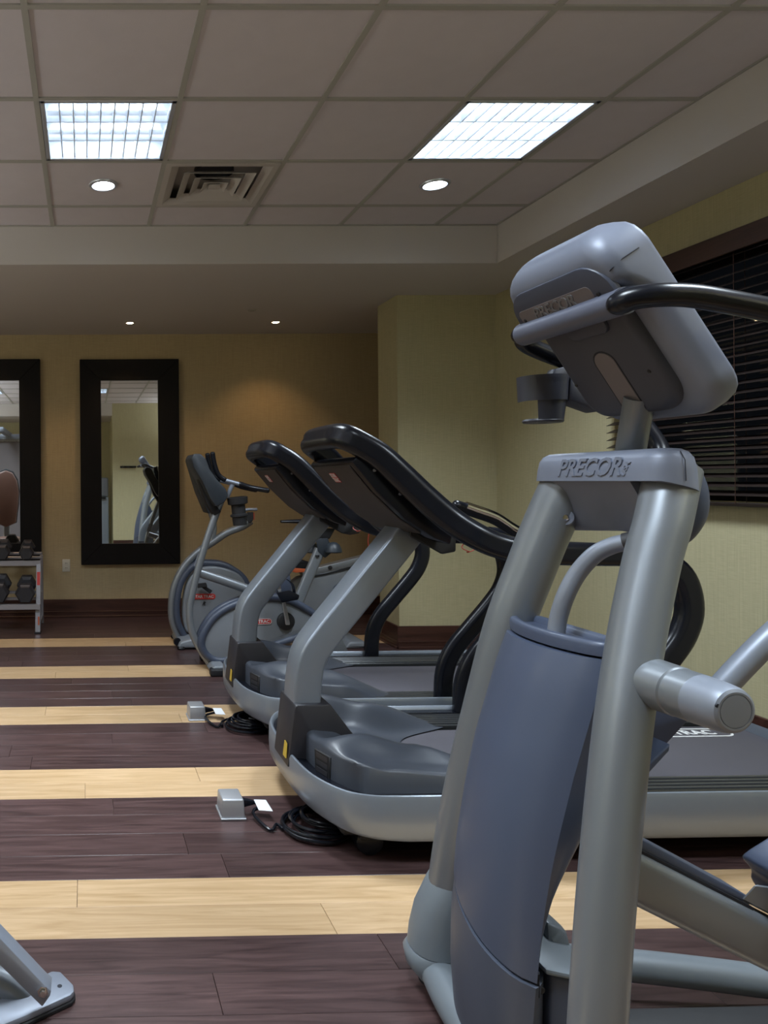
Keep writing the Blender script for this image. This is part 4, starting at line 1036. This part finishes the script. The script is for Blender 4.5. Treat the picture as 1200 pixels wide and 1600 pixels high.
def upright_bike():
    Y = 4.98
    r = empty('upright_bike', 'upright exercise bike with saddle and upright bottle holder, beside the farther treadmill', 'exercise bike', (1.35, Y, 0))
    # side shell with slate ring
    ring = [(322, 1022), (313, 1005), (318, 985), (334, 962), (358, 946), (388, 936), (418, 932), (446, 936), (472, 948), (493, 962), (501, 971), (490, 981), (462, 993), (430, 1004), (396, 1014), (365, 1026), (340, 1030)]
    mesh_obj('side_shell', *flat_shell(ring, Y, .055), M['bike'], r, angle=50)
    for s in (-1, 1): mesh_obj('shell_ring', *sweep(smooth_path([P(x, y, Y)+Vector((0, s*.045, 0)) for x, y in ring], 4, True), circ(.027, 12), closed=True), M['slate'], r)
    # main beam, mast and stabilisers
    mesh_obj('main_beam', *ring_tube([(306, 893), (340, 904), (380, 918), (410, 930), (440, 940)], Y+.02, .062, .075), M['silver'], r)
    mast = [(346, 780), (340, 797), (327, 832), (312, 880), (300, 930), (296, 958), (301, 990), (315, 1018), (327, 1034), (338, 1044)]
    mesh_obj('front_mast', *tube(smooth_path([P(x, y, Y-.02) for x, y in mast], 6), .024, 14), M['silver'], r)
    mesh_obj('mast_gusset', *prism([P(x, y, Y-.005) for x, y in ((303, 884), (310, 864), (316, 870), (310, 890))], (0, .01, 0)), M['silverlt'], r, smooth=False)
    c = P(338, 1047, Y-.1)
    mesh_obj('front_stabiliser', *hull([Vector((c.x+dx, y, z)) for dx, z in ((-.055, .02), (-.03, .065), (.04, .065), (.06, .02)) for y in (4.78, 5.22)], .012, 3), M['bike'], r)
    for y in (4.79, 5.21): mesh_obj('end_cap', *box(c.x-.058, c.x+.062, y-.035, y+.035, 0, .05, .012, 3), M['blackm'], r)
    q = P(532, 1028, Y)
    mesh_obj('rear_leg', *hull([P(x, y, yy) for x, y in ((516, 990), (530, 990), (546, 1022), (518, 1022)) for yy in (Y-.03, Y+.03)], .006, 2), M['silver'], r)
    mesh_obj('rear_stabiliser', *hull([Vector((q.x+dx, y, z)) for dx, z in ((-.07, .0), (-.05, .05), (.06, .05), (.09, .0)) for y in (4.80, 5.20)], .014, 3), M['bike'], r)
    # red badge on the shell
    b0 = P(403, 971, Y-.056)
    bd = mesh_obj('badge', *capsule_plate(b0, (1, 0, 0), (0, 0, 1), .185, .038, .003), M['red'], r, smooth=False)
    mesh_obj('badge_border', *capsule_ring(b0+Vector((0, -.003, 0)), (1, 0, 0), (0, 0, 1), .180, .036, .003, .0006), M['letter'], bd, smooth=False)
    mesh_obj('badge_lettering', *text('STAR TRAC', .030, .0006, b0+Vector((0, -.004, -.001)), (1, 0, 0), (0, 0, 1), .0006), M['letter'], bd, smooth=False)
    # crank, pedal and shoe cage
    k = P(447, 971, Y-.07)
    mesh_obj('crank_cover', *lathe([(0, -.012), (.045, -.012), (.058, -.004), (.060, .03)], k, (0, 1, 0), 28), M['blackm'], r)
    k2 = P(443, 940, Y-.12)
    mesh_obj('crank_arm', *hull([k+Vector((dx, dy, dz)) for dx in (-.013, .013) for dy in (-.045, -.030) for dz in (-.015, .0)]+[k2+Vector((dx, dy, 0)) for dx in (-.010, .010) for dy in (-.01, .005)], .002, 1), M['steel'], r)
    pd = mesh_obj('pedal', *hull([P(x, y, yy) for x, y in ((432, 926), (452, 922), (468, 930), (466, 937), (440, 942)) for yy in (Y-.22, Y-.12)], .006, 2), M['black'], r)
    st = [P(x, y, Y-.17) for x, y in ((434, 928), (430, 912), (440, 902), (456, 912), (460, 928))]
    mesh_obj('pedal_strap', *sweep(smooth_path(st, 4), [(-.002, -.03), (.002, -.03), (.002, .03), (-.002, .03)]), M['black'], pd)
    # seat column
    mesh_obj('seat_column', *hull([P(x, y, yy) for x, y in ((436, 893), (452, 890), (456, 925), (440, 930)) for yy in (Y-.03, Y+.03)], .005, 2), M['slate'], r)
    mesh_obj('seat_post', *sweep([P(464, 944, Y), P(480, 905, Y), P(496, 868, Y), P(500, 858, Y)], rrect(.07, .05, .015, 3)), M['silver'], r)
    sp = P(494, 868, Y)
    cl = [sp+Vector((.034*math.cos(t)*.5+.0, .034*math.sin(t), .006*t/6.28-.008)) for t in [i*.52 for i in range(25)]]
    mesh_obj('seat_spring', *tube([Vector((p.x, p.y, p.z)) for p in cl], .004, 6), M['blackm'], r)
    mesh_obj('post_clamp', *hull([P(x, y, yy) for x, y in ((493, 842), (512, 840), (520, 862), (508, 872), (497, 862)) for yy in (Y-.03, Y+.03)], .004, 2), M['deepslate'], r)
    for yy, xx in ((Y-.07, 521), (Y+.10, 487)):
        c = P(xx, 862, yy)
        mesh_obj('seat_dome', *lathe([(.0, .065), (.022, .061), (.040, .046), (.052, .022), (.056, .0), (.052, -.006), (0, -.004)], c, (0, 0, 1), 24), M['deepslate'], r)
    # thin saddle seen edge-on
    a = P(439, 815, Y).x; b = P(545, 823, Y).x; z0 = P(490, 818, Y).z
    n_ = 20; lft = []
    for i in range(n_+1):
        t = i/n_; x = a+(b-a)*t; w = .022+.115*(t**1.5); w = w if t < .9 else w*(1-((t-.9)/.1)**2*.45)
        zt = z0+.016-.012*t+.006*math.sin(t*math.pi); th = .010+.012*math.sin(min(1, t*1.2)*math.pi*.5)
        lft.append([Vector((x, Y+w*math.cos(q), (zt if math.sin(q) > 0 else zt)+th*math.sin(q)*(.9 if math.sin(q) > 0 else 1))) for q in [2*math.pi*j/16 for j in range(16)]])
    mesh_obj('saddle', *loft(lft), M['black'], r)
    mesh_obj('saddle_base', *hull([P(x, y, yy) for x, y in ((478, 824), (524, 826), (515, 842), (494, 842)) for yy in (Y-.03, Y+.03)], .005, 2), M['blackm'], r)
    # console with elbow bars and bottle holder
    con = [(299, 716), (303, 709), (314, 709), (322, 717), (328, 733), (340, 750), (353, 764), (357, 776), (350, 786), (338, 792), (329, 780), (316, 752), (303, 730)]
    mesh_obj('console', *prism([P(x, y, Y-.15) for x, y in con], (0, .30, 0), .010, 2), M['deepslate'], r)
    mesh_obj('console_spine', *prism([P(x, y, Y-.05) for x, y in ((310, 748), (322, 760), (338, 790), (346, 800), (335, 806), (322, 785))], (0, .10, 0), .006, 2), M['blackm'], r)
    for s in (-1, 1):
        g1 = [(328, 709), (331, 726), (337, 742), (347, 750)]
        mesh_obj('elbow_bar', *tube(smooth_path([P(x, y, Y)+Vector((0, s*.10, 0)) for x, y in g1], 5), .017, 12, dome=.01), M['black'], r)
        mesh_obj('handlebar', *tube([P(x, y, Y)+Vector((0, s*.10, 0)) for x, y in ((345, 750), (357, 753), (371, 757))], .014, 12), M['silverlt'], r)
        mesh_obj('handle_grip', *tube(smooth_path([P(x, y, Y)+Vector((0, s*d, 0)) for x, y, d in ((370, 756, .10), (384, 761, .12), (398, 764, .15), (409, 766, .17))], 4), .017, 12, dome=.012), M['black'], r)
    mesh_obj('handlebar_stem', *tube([P(364, 756, Y), P(360, 764, Y), P(355, 777, Y)], .015, 12), M['silverlt'], r)
    hb = P(372, 790, Y-.10)
    mesh_obj('bottle_holder', *lathe([(.0, -.13), (.045, -.13), (.048, -.075), (.058, -.07), (.058, -.058), (.046, -.052), (.046, .005), (.065, .012), (.068, .055), (.060, .058), (.058, .02), (0, .015)], hb, (-.10, 0, 1), 24), M['blackm'], r)
    return r
upright_bike()

def recumbent_bike():
    Y = 5.75
    r = empty('recumbent_bike', 'recumbent exercise bike behind the upright bike, with curved front arch and orange seat edge', 'exercise bike', (1.5, Y, 0))
    arch = [(392, 814), (378, 823), (355, 832), (334, 846), (310, 862), (288, 885), (273, 915), (268, 945), (270, 972), (279, 995)]
    mesh_obj('front_arch', *sweep(smooth_path([P(x, y, Y) for x, y in arch], 6), rrect(.055, .07, .024, 3)), M['silver'], r)
    inner = [(310, 878), (293, 893), (281, 915), (276, 945), (278, 972), (288, 993)]
    mesh_obj('inner_arch', *sweep(smooth_path([P(x, y, Y-.02) for x, y in inner], 6), rrect(.05, .08, .022, 3)), M['slate'], r)
    top = [(304, 880), (320, 880), (345, 882), (366, 892), (380, 905), (386, 920)]
    mesh_obj('top_arch', *sweep(smooth_path([P(x, y, Y) for x, y in top], 6), rrect(.06, .10, .026, 3)), M['slate'], r)
    sh = [(286, 930), (296, 900), (318, 884), (350, 886), (376, 900), (386, 930), (384, 965), (370, 985), (300, 990), (285, 970)]
    mesh_obj('side_shell', *flat_shell(sh, Y, .06), M['bike'], r, angle=50)
    b0 = P(318, 932, Y-.062)
    bd = mesh_obj('badge', *capsule_plate(b0, (1, 0, 0), (0, 0, 1), .185, .042, .003), M['red'], r, smooth=False)
    mesh_obj('badge_lettering', *text('STAR TRAC', .030, .0006, b0+Vector((0, -.004, -.001)), (1, 0, 0), (0, 0, 1), .0006), M['letter'], bd, smooth=False)
    mesh_obj('model_lettering', *text('R', .04, .0006, b0+Vector((0, -.003, -.055)), (1, 0, 0), (0, 0, 1), .001, .4), M['blackm'], r, smooth=False)
    k = P(322, 922, Y-.07)
    mesh_obj('crank_arm', *hull([P(x, y, yy) for x, y in ((310, 914), (314, 911), (332, 923), (328, 928)) for yy in (Y-.11, Y-.09)], .003, 1), M['blackm'], r)
    mesh_obj('pedal', *hull([P(x, y, yy) for x, y in ((306, 912), (322, 910), (324, 917), (309, 919)) for yy in (Y-.20, Y-.11)], .004, 1), M['blackm'], r)
    c = P(292, 1000, Y)
    mesh_obj('front_foot', *hull([Vector((c.x+dx, y, z)) for dx, z in ((-.10, .01), (-.08, .06), (.02, .085), (.10, .05), (.12, .01)) for y in (Y-.22, Y+.22)], .018, 3), M['bike'], r)
    for s in (-1, 1): mesh_obj('foot_pad', *lathe([(0, 0), (.028, 0), (.034, .012), (.028, .024), (0, .026)], Vector((c.x-.07, Y+s*.2, 0)), n=18), M['black'], r)
    mesh_obj('wheel', *lathe([(0, -.02), (.025, -.02), (.03, 0), (.025, .02), (0, .02)], Vector((c.x-.095, Y-.16, .05)), (0, 1, 0), 18), M['black'], r)
    # long rear body, seat rail and rear foot
    body = [(380, 945), (450, 915), (468, 902), (510, 893), (548, 886), (556, 900), (552, 930), (548, 975), (540, 992), (430, 990)]
    mesh_obj('rear_body', *prism([P(x, y, Y-.05) for x, y in body], (0, .10, 0), .015, 3), M['bike'], r)
    mesh_obj('seat_rail', *prism([P(x, y, Y-.05) for x, y in ((470, 893), (505, 885), (572, 868), (578, 872), (572, 880), (508, 896), (476, 903))], (0, .10, 0), .008, 2), M['silver'], r)
    mesh_obj('rail_groove', *prism([P(x, y, Y-.056) for x, y in ((480, 901), (508, 896), (571, 881), (571, 884), (508, 899), (480, 904))], (0, .04, 0)), M['blackm'], r, smooth=False)
    mesh_obj('rail_knob', *lathe([(0, -.012), (.014, -.01), (.016, .0), (.016, .02)], P(516, 887, Y-.056), (0, 1, 0), 16), M['blackm'], r)
    pod = [(522, 925), (526, 915), (540, 910), (556, 908), (566, 915), (566, 935), (545, 940), (528, 938)]
    mesh_obj('side_pod', *flat_shell(pod, Y-.08, .05), M['slate'], r)
    c2 = P(545, 998, Y)
    mesh_obj('rear_foot', *hull([Vector((c2.x+dx, y, z)) for dx, z in ((-.12, .0), (-.08, .055), (.03, .055), (.08, .02), (.09, 0)) for y in (Y-.25, Y+.25)], .018, 3), M['bike'], r)
    seat = [(446, 892), (450, 880), (470, 875), (484, 878), (484, 888), (470, 894)]
    mesh_obj('seat_cushion', *prism([P(x, y, Y-.20) for x, y in seat], (0, .40, 0), .012, 3), M['black'], r)
    mesh_obj('seat_edge', *prism([P(x, y, Y-.205) for x, y in ((449, 890), (455, 887), (480, 889), (478, 894), (462, 895))], (0, .41, 0), .004, 2), M['orange'], r)
    # console and grips behind the upright bike's console
    con = [(296, 718), (303, 712), (312, 724), (322, 752), (332, 784), (334, 800), (326, 803), (312, 770)]
    mesh_obj('console', *prism([P(x, y, Y-.13) for x, y in con], (0, .26, 0), .008, 2), M['deepslate'], r)
    mesh_obj('console_post', *tube(smooth_path([P(x, y, Y) for x, y in ((322, 785), (331, 805), (334, 826), (330, 852))], 5), .024, 12), M['silver'], r)
    mesh_obj('front_grip', *tube([P(x, y, Y-.10) for x, y in ((376, 799), (388, 796), (401, 796))], .012, 12, dome=.006), M['silverlt'], r)
    mesh_obj('grip_block', *hull([P(x, y, yy) for x, y in ((386, 800), (396, 800), (396, 812), (391, 818), (385, 812)) for yy in (Y-.14, Y-.06)], .004, 1), M['blackm'], r)
    mesh_obj('grip_label', *hull([P(x, y, yy) for x, y in ((396.3, 801), (397.5, 801), (397.5, 812), (396.3, 813)) for yy in (Y-.13, Y-.07)]), M['red'], r, smooth=False)
    cd = [P(578, 828, Y-.1), P(575, 845, Y-.1), P(577, 862, Y-.1), P(573, 872, Y-.1)]
    mesh_obj('red_strap', *tube(smooth_path(cd, 5), .004, 6), M['redc'], r)
    return r
recumbent_bike()

# ================================================================= BACK WALL
def framed_mirror(xl, xr, label):
    p0, p1 = P(xl, 562, YB-.04), P(xr, 881, YB-.04)
    x0, x1, z1, z0 = p0.x, p1.x, p0.z, p1.z
    r = empty('wall_mirror', label, 'mirror', ((x0+x1)/2, YB-.02, z0), 'tall mirrors in wide espresso frames')
    w = .195; yf, yb = YB-.055, YB-.004
    q = [((x0, z0), (x1, z0), (x1-w, z0+w), (x0+w, z0+w)), ((x1, z0), (x1, z1), (x1-w, z1-w), (x1-w, z0+w)), ((x1, z1), (x0, z1), (x0+w, z1-w), (x1-w, z1-w)), ((x0, z1), (x0, z0), (x0+w, z0+w), (x0+w, z1-w))]
    for poly in q: mesh_obj('frame_board', *prism([Vector((x, yf, z)) for x, z in poly], (0, yb-yf, 0), .0025, 1), M['espresso'], r, smooth=False)
    g0, g1 = x0+w-.006, x1-w+.006; h0, h1 = z0+w-.006, z1-w+.006
    # glass leans back by a hair (top touches deeper in the frame)
    ty = .0045*(h1-h0)
    vs = [(g0, YB-.038, h0), (g1, YB-.038, h0), (g1, YB-.038+ty, h1), (g0, YB-.038+ty, h1), (g0, YB-.012, h0), (g1, YB-.012, h0), (g1, YB-.012, h1), (g0, YB-.012, h1)]
    mesh_obj('mirror_glass', vs, [(0, 1, 2, 3), (4, 7, 6, 5), (0, 4, 5, 1), (1, 5, 6, 2), (2, 6, 7, 3), (3, 7, 4, 0)], M['mirror'], r, smooth=False)
    return r
framed_mirror(124.5, 281.5, 'whole tall mirror in a wide dark frame beside the wall outlet')
framed_mirror(-93, 65, 'tall dark framed mirror behind the dumbbell rack, cut by the picture edge')
oc = P(103.5, 883.5, YB-.004)
r = empty('wall_outlet', 'small cream wall outlet below and between the two mirrors', 'outlet', (oc.x, YB-.003, oc.z))
mesh_obj('cover_plate', *box(oc.x-.036, oc.x+.036, YB-.008, YB-.001, oc.z-.058, oc.z+.058, .003, 2), M['white'], r)
for s in (-1, 1):
    mesh_obj('socket_face', *box(oc.x-.016, oc.x+.016, YB-.010, YB-.007, oc.z+s*.022-.014, oc.z+s*.022+.014, .003, 2), M['white'], r)
    mesh_obj('socket_slots', *Geo().add(box(oc.x-.008, oc.x-.005, YB-.0105, YB-.0098, oc.z+s*.022-.005, oc.z+s*.022+.006)).add(box(oc.x+.005, oc.x+.008, YB-.0105, YB-.0098, oc.z+s*.022-.005, oc.z+s*.022+.006)).__dict__.values(), M['gap'], r, smooth=False)

# ================================================================= DUMBBELL RACK
RYF, RYB = 6.22, 6.66
rx1 = P(63, 985, RYF).x; rx0 = rx1-1.55
rk = empty('dumbbell_rack', 'low silver two tier dumbbell rack under the left mirror', 'rack', ((rx0+rx1)/2, 6.42, 0))
def shelf(zf, zb, yf, yb):
    g_ = Geo()
    for y, z in ((yf, zf), ((yf+yb)/2, (zf+zb)/2), (yb, zb)):
        g_.add(box(rx0, rx1, y-.022, y+.022, z-.010, z+.012, .004, 1))
    g_.add(hull([(rx0, yf-.024, zf-.03), (rx1, yf-.024, zf-.03), (rx0, yf-.024, zf+.012), (rx1, yf-.024, zf+.012), (rx0, yf-.018, zf-.03), (rx1, yf-.018, zf-.03), (rx0, yf-.018, zf+.012), (rx1, yf-.018, zf+.012)]))
    return g_
z_up = P(57, 878, 6.36).z-.0; z_lo = P(57, 946, RYF).z
shelf(z_up, z_up+.05, 6.36, 6.60).build('upper_shelf', M['rack'], rk)
shelf(z_lo, z_lo+.07, RYF, 6.50).build('lower_shelf', M['rack'], rk)
for x in (rx1-.02, rx0+.02):
    mesh_obj('front_leg', *hull([(x-.022, RYF-.03, .012), (x+.022, RYF-.03, .012), (x-.022, RYF+.02, .012), (x+.022, RYF+.02, .012), (x-.022, RYF+.02, z_lo), (x+.022, RYF+.02, z_lo), (x-.022, RYF+.07, z_lo), (x+.022, RYF+.07, z_lo)], .003, 1), M['rack'], rk)
    mesh_obj('upright', *hull([(x-.018, RYF+.03, z_lo-.02), (x+.022, RYF+.03, z_lo-.02), (x-.018, RYF+.08, z_lo-.02), (x+.022, RYF+.08, z_lo-.02), (x-.018, 6.34, z_up), (x+.022, 6.34, z_up), (x-.018, 6.40, z_up), (x+.022, 6.40, z_up)], .003, 1), M['rack'], rk)
    mesh_obj('rear_leg', *hull([(x+.0, RYB-.03, 0), (x+.025, RYB-.03, 0), (x+.0, RYB+.02, 0), (x+.025, RYB+.02, 0), (x, 6.56, z_up+.04), (x+.025, 6.56, z_up+.04), (x, 6.61, z_up+.04), (x+.025, 6.61, z_up+.04)], .003, 1), M['rack'], rk)
    mesh_obj('foot_pad', *box(x-.026, x+.026, RYF-.05, RYF+.03, 0, .012, .002, 1), M['blackm'], rk)
    mesh_obj('side_brace', *box(x+.003, x+.020, RYF, RYB, .045, .075, .002, 1), M['rack'], rk)
q = P(59, 893, 6.30)
mesh_obj('warning_sticker', *hull([(rx1-.030, 6.320-.002, .50), (rx1-.004, 6.320-.002, .50), (rx1-.030, 6.295-.002, .39), (rx1-.004, 6.295-.002, .39), (rx1-.03, 6.325, .50), (rx1-.004, 6.325, .50), (rx1-.03, 6.30, .39), (rx1-.004, 6.30, .39)]), M['red'], rk, smooth=False)
mesh_obj('orange_sticker', *box(rx1-.017, rx1-.007, RYF-.026, RYF-.008, .07, .14), M['orange'], rk, smooth=False)

def dumbbell(cx, yf, z, R, L, tilt, rot, label, group):
    """hex dumbbell lying front to back; z is the height of the resting flat at the front"""
    r = empty('dumbbell', label, 'dumbbell', (cx, yf+L/2, z), group)
    ca, sa = math.cos(tilt), math.sin(tilt); cz, sz = math.cos(rot), math.sin(rot)
    def T_(x, y, h): 
        y2 = y*ca-h*sa*0; h2 = h+y*math.tan(tilt); x2 = x*cz-y2*sz; return Vector((cx+x2, yf+x*sz+y2*cz, z+h2))
    A = R*math.cos(math.pi/6)
    def hexr(rad, y, k=1.0): return [T_(rad*math.cos(math.radians(60*i)), y, A+rad*math.sin(math.radians(60*i))) for i in range(6)]
    hl = L*.30
    for y0, s in ((0, 1), (L, -1)):
        f = [hexr(R*.80, y0), hexr(R, y0+s*R*.28), hexr(R, y0+s*hl*.8), hexr(R*.72, y0+s*hl)]
        h = mesh_obj('hex_head', *loft(f if s > 0 else f[::-1]), M['cast'], r, smooth=False)
        ch = [T_(x, y0+s*dy, A+hh) for x, dy, hh in ((-R*.38, R*.02, R*.62), (R*.38, R*.02, R*.62), (R*.48, R*.25, R*.85), (-R*.48, R*.25, R*.85))]
        d = Vector((0, -s*.0015, .0015)); mesh_obj('worn_number_face', *hull([c for c in ch]+[c+d for c in ch]), M['castlt'], h, smooth=False)
    mesh_obj('handle', *sweep([T_(0, y, A) for y in (hl*.9, L*.4, L*.5, L*.6, L-hl*.9)], circ(.016, 12), ref=(1, 0, 0), scale=[.9, 1, 1.1, 1, .9]), M['chrome'], r)
    return r
gU, gL = 'black hex dumbbells on the upper rack shelf', 'black hex dumbbells on the lower rack shelf'
zu, zl = z_up+.015, z_lo+.016
xs_u = [P(41, 860, 6.36).x, P(3, 860, 6.36).x]
dumbbell(xs_u[0], 6.35, zu, .066, .24, .20, 0, 'black hex dumbbell at the right end of the upper rack shelf', gU)
dumbbell(xs_u[1], 6.35, zu, .070, .25, .20, 0, 'black hex dumbbell on the upper shelf, cut by the left picture edge', gU)
dumbbell(P(39, 920, RYF).x, RYF-.01, zl, .086, .28, .24, 0, 'large black hex dumbbell at the right end of the lower rack shelf', gL)
dumbbell(P(-3, 920, RYF).x, RYF-.01, zl, .092, .29, .24, 0, 'large black hex dumbbell on the lower shelf, cut by the left picture edge', gL)

# ================================================================= CABLE MACHINE (foot in the corner, rest seen in the left mirror)
gm = empty('cable_machine', 'grey steel cable weight machine, bolted foot in the bottom left corner', 'weight machine', (-.55, 1.75, 0))
fc = [P(118, 1556, 1.80), P(92, 1531, 1.86), P(76, 1533, 1.86), P(-20, 1590, 1.72), P(-6, 1620, 1.68), P(40, 1612, 1.70)]
def onfloor(x, y):
    p = P(x, y, 1.0); d = p-Vector((0, 0, EYE)); return Vector((0, 0, EYE))+d*(EYE/-d.z)
fp = [onfloor(*q) for q in ((118, 1566), (117, 1556), (96, 1534), (82, 1533), (20, 1562), (-30, 1600), (-5, 1625), (42, 1606), (112, 1573))]
mesh_obj('rubber_pad', *prism(fp, (0, 0, .012), .003, 1), M['blackm'], gm)
cpad = sum(fp, Vector())/len(fp); fq = [cpad+(p-cpad)*.965+Vector((0, 0, .0125)) for p in fp]
mesh_obj('foot_plate', *prism(fq, (0, 0, .016), .004, 2), M['silverlt'], gm)
hp = onfloor(97, 1550); mesh_obj('plate_hole', *lathe([(0, .0292), (.006, .0292), (.006, .0285)], Vector((hp.x-.005, hp.y-.02, 0)), n=16), M['gap'], gm)
mesh_obj('strut', *prism([P(x, y, 1.715) for x, y in ((-500, 937), (70, 1540), (80, 1549), (78, 1557), (66, 1574), (-500, 1015))], (0, .05, 0), .003, 2), M['silverlt'], gm, angle=30)
mesh_obj('strut_bolt', *lathe([(0, .012), (.006, .012), (.008, .008), (.008, .004), (.013, .004), (.013, 0)], P(67, 1549, 1.716), (0, -1, .1), 6), M['chrome'], gm, smooth=False)
mesh_obj('base_tube', *sweep(smooth_path([P(52, 1580, 1.80), P(26, 1550, 1.81), P(-10, 1530, 1.81), P(-60, 1522, 1.81), P(-180, 1532, 1.80), P(-360, 1530, 1.79), P(-500, 1528, 1.79)], 5), circ(.034, 16)), M['silver'], gm)
mesh_obj('mid_post', *box(-.985, -.925, 1.70, 1.78, 0, 2.02, .005, 1), M['silver'], gm)
# mast, weight stack tower, top beam and padded seat: left of the frame
for x, y in ((-.95, 1.55), (-.95, 2.15), (-1.45, 1.55), (-1.45, 2.15)): mesh_obj('tower_post', *box(x-.03, x+.03, y-.03, y+.03, 0, 2.02, .005, 1), M['silver'], gm)
mesh_obj('tower_top', *box(-1.52, -.88, 1.48, 2.22, 1.98, 2.06, .01, 2), M['silverlt'], gm)
mesh_obj('top_beam', *box(-1.25, -1.17, 1.2, 3.1, 2.03, 2.10, .01, 2), M['silverlt'], gm)
mesh_obj('base_beam', *box(-1.25, -1.17, 1.2, 3.4, 0, .07, .01, 2), M['silver'], gm)
mesh_obj('floor_beam', *box(-1.20, -.55, 1.74, 1.80, .0, .07, .01, 2), M['silver'], gm)
mesh_obj('tower_shroud', *box(-1.43, -.97, 2.12, 2.14, .25, 1.95, .004, 1), M['inset'], gm)
for k in range(15): mesh_obj('weight_plate', *box(-1.38, -1.02, 1.72, 1.98, .12+.05*k, .165+.05*k, .004, 1), M['cast'], gm)
for x in (-1.30, -1.10): mesh_obj('guide_rod', *tube([(x, 1.85, .1), (x, 1.85, 1.98)], .012, 10), M['chrome'], gm)
sb = [Vector((-1.21+.16*w*math.cos(a) , 3.18, 0)) for w in (1,) for a in (0,)]
padp = [(-.17, .95), (-.185, 1.15), (-.16, 1.32), (-.10, 1.43), (0, 1.47), (.10, 1.43), (.16, 1.32), (.185, 1.15), (.17, .95), (.14, .72), (0, .66), (-.14, .72)]
mesh_obj('back_pad', *prism([Vector((-1.13+x, 3.20, z)) for x, z in padp], (0, .06, 0), .02, 3), M['pad'], gm)
mesh_obj('back_pad_shell', *prism([Vector((-1.13+x*1.06, 3.17, .66+(z-.66)*1.03)) for x, z in padp], (0, .03, 0), .008, 2), M['blackm'], gm)
mesh_obj('seat_pad', *box(-1.33, -.93, 3.22, 3.62, .46, .53, .025, 3), M['pad'], gm)
mesh_obj('seat_post', *box(-1.17, -1.09, 3.36, 3.44, .05, .46, .008, 1), M['silver'], gm)
mesh_obj('pad_post', *box(-1.17, -1.09, 3.08, 3.16, .05, 1.35, .008, 1), M['silver'], gm)

# ================================================================= REAR OF THE ROOM (seen only in the mirrors)
wc = empty('water_cooler', 'tall grey water cooler in the rear recess, seen in the framed mirror', 'water cooler', (.30, -1.55, 0))
mesh_obj('body', *box(.12, .48, -1.75, -1.35, .02, 1.02, .02, 3), M['cooler'], wc)
mesh_obj('top_unit', *box(.12, .48, -1.75, -1.37, 1.03, 1.42, .03, 3), M['silverlt'], wc)
mesh_obj('spill_tray', *box(.18, .42, -1.36, -1.30, .98, 1.02, .006, 1), M['blackm'], wc)
hk = empty('hook_rail', 'short dark hook rail on the rear wall, seen in the framed mirror', 'hook rail', (.86, YR+.02, 1.62))
mesh_obj('rail', *box(.70, 1.02, YR, YR+.018, 1.60, 1.64, .003, 1), M['espresso'], hk)
for x in (.75, .86, .97): mesh_obj('hook', *lathe([(.012, 0), (.010, .03), (.022, .04), (.020, .055), (0, .058)], Vector((x, YR+.018, 1.62)), (0, 1, 0), 14), M['blackm'], hk)
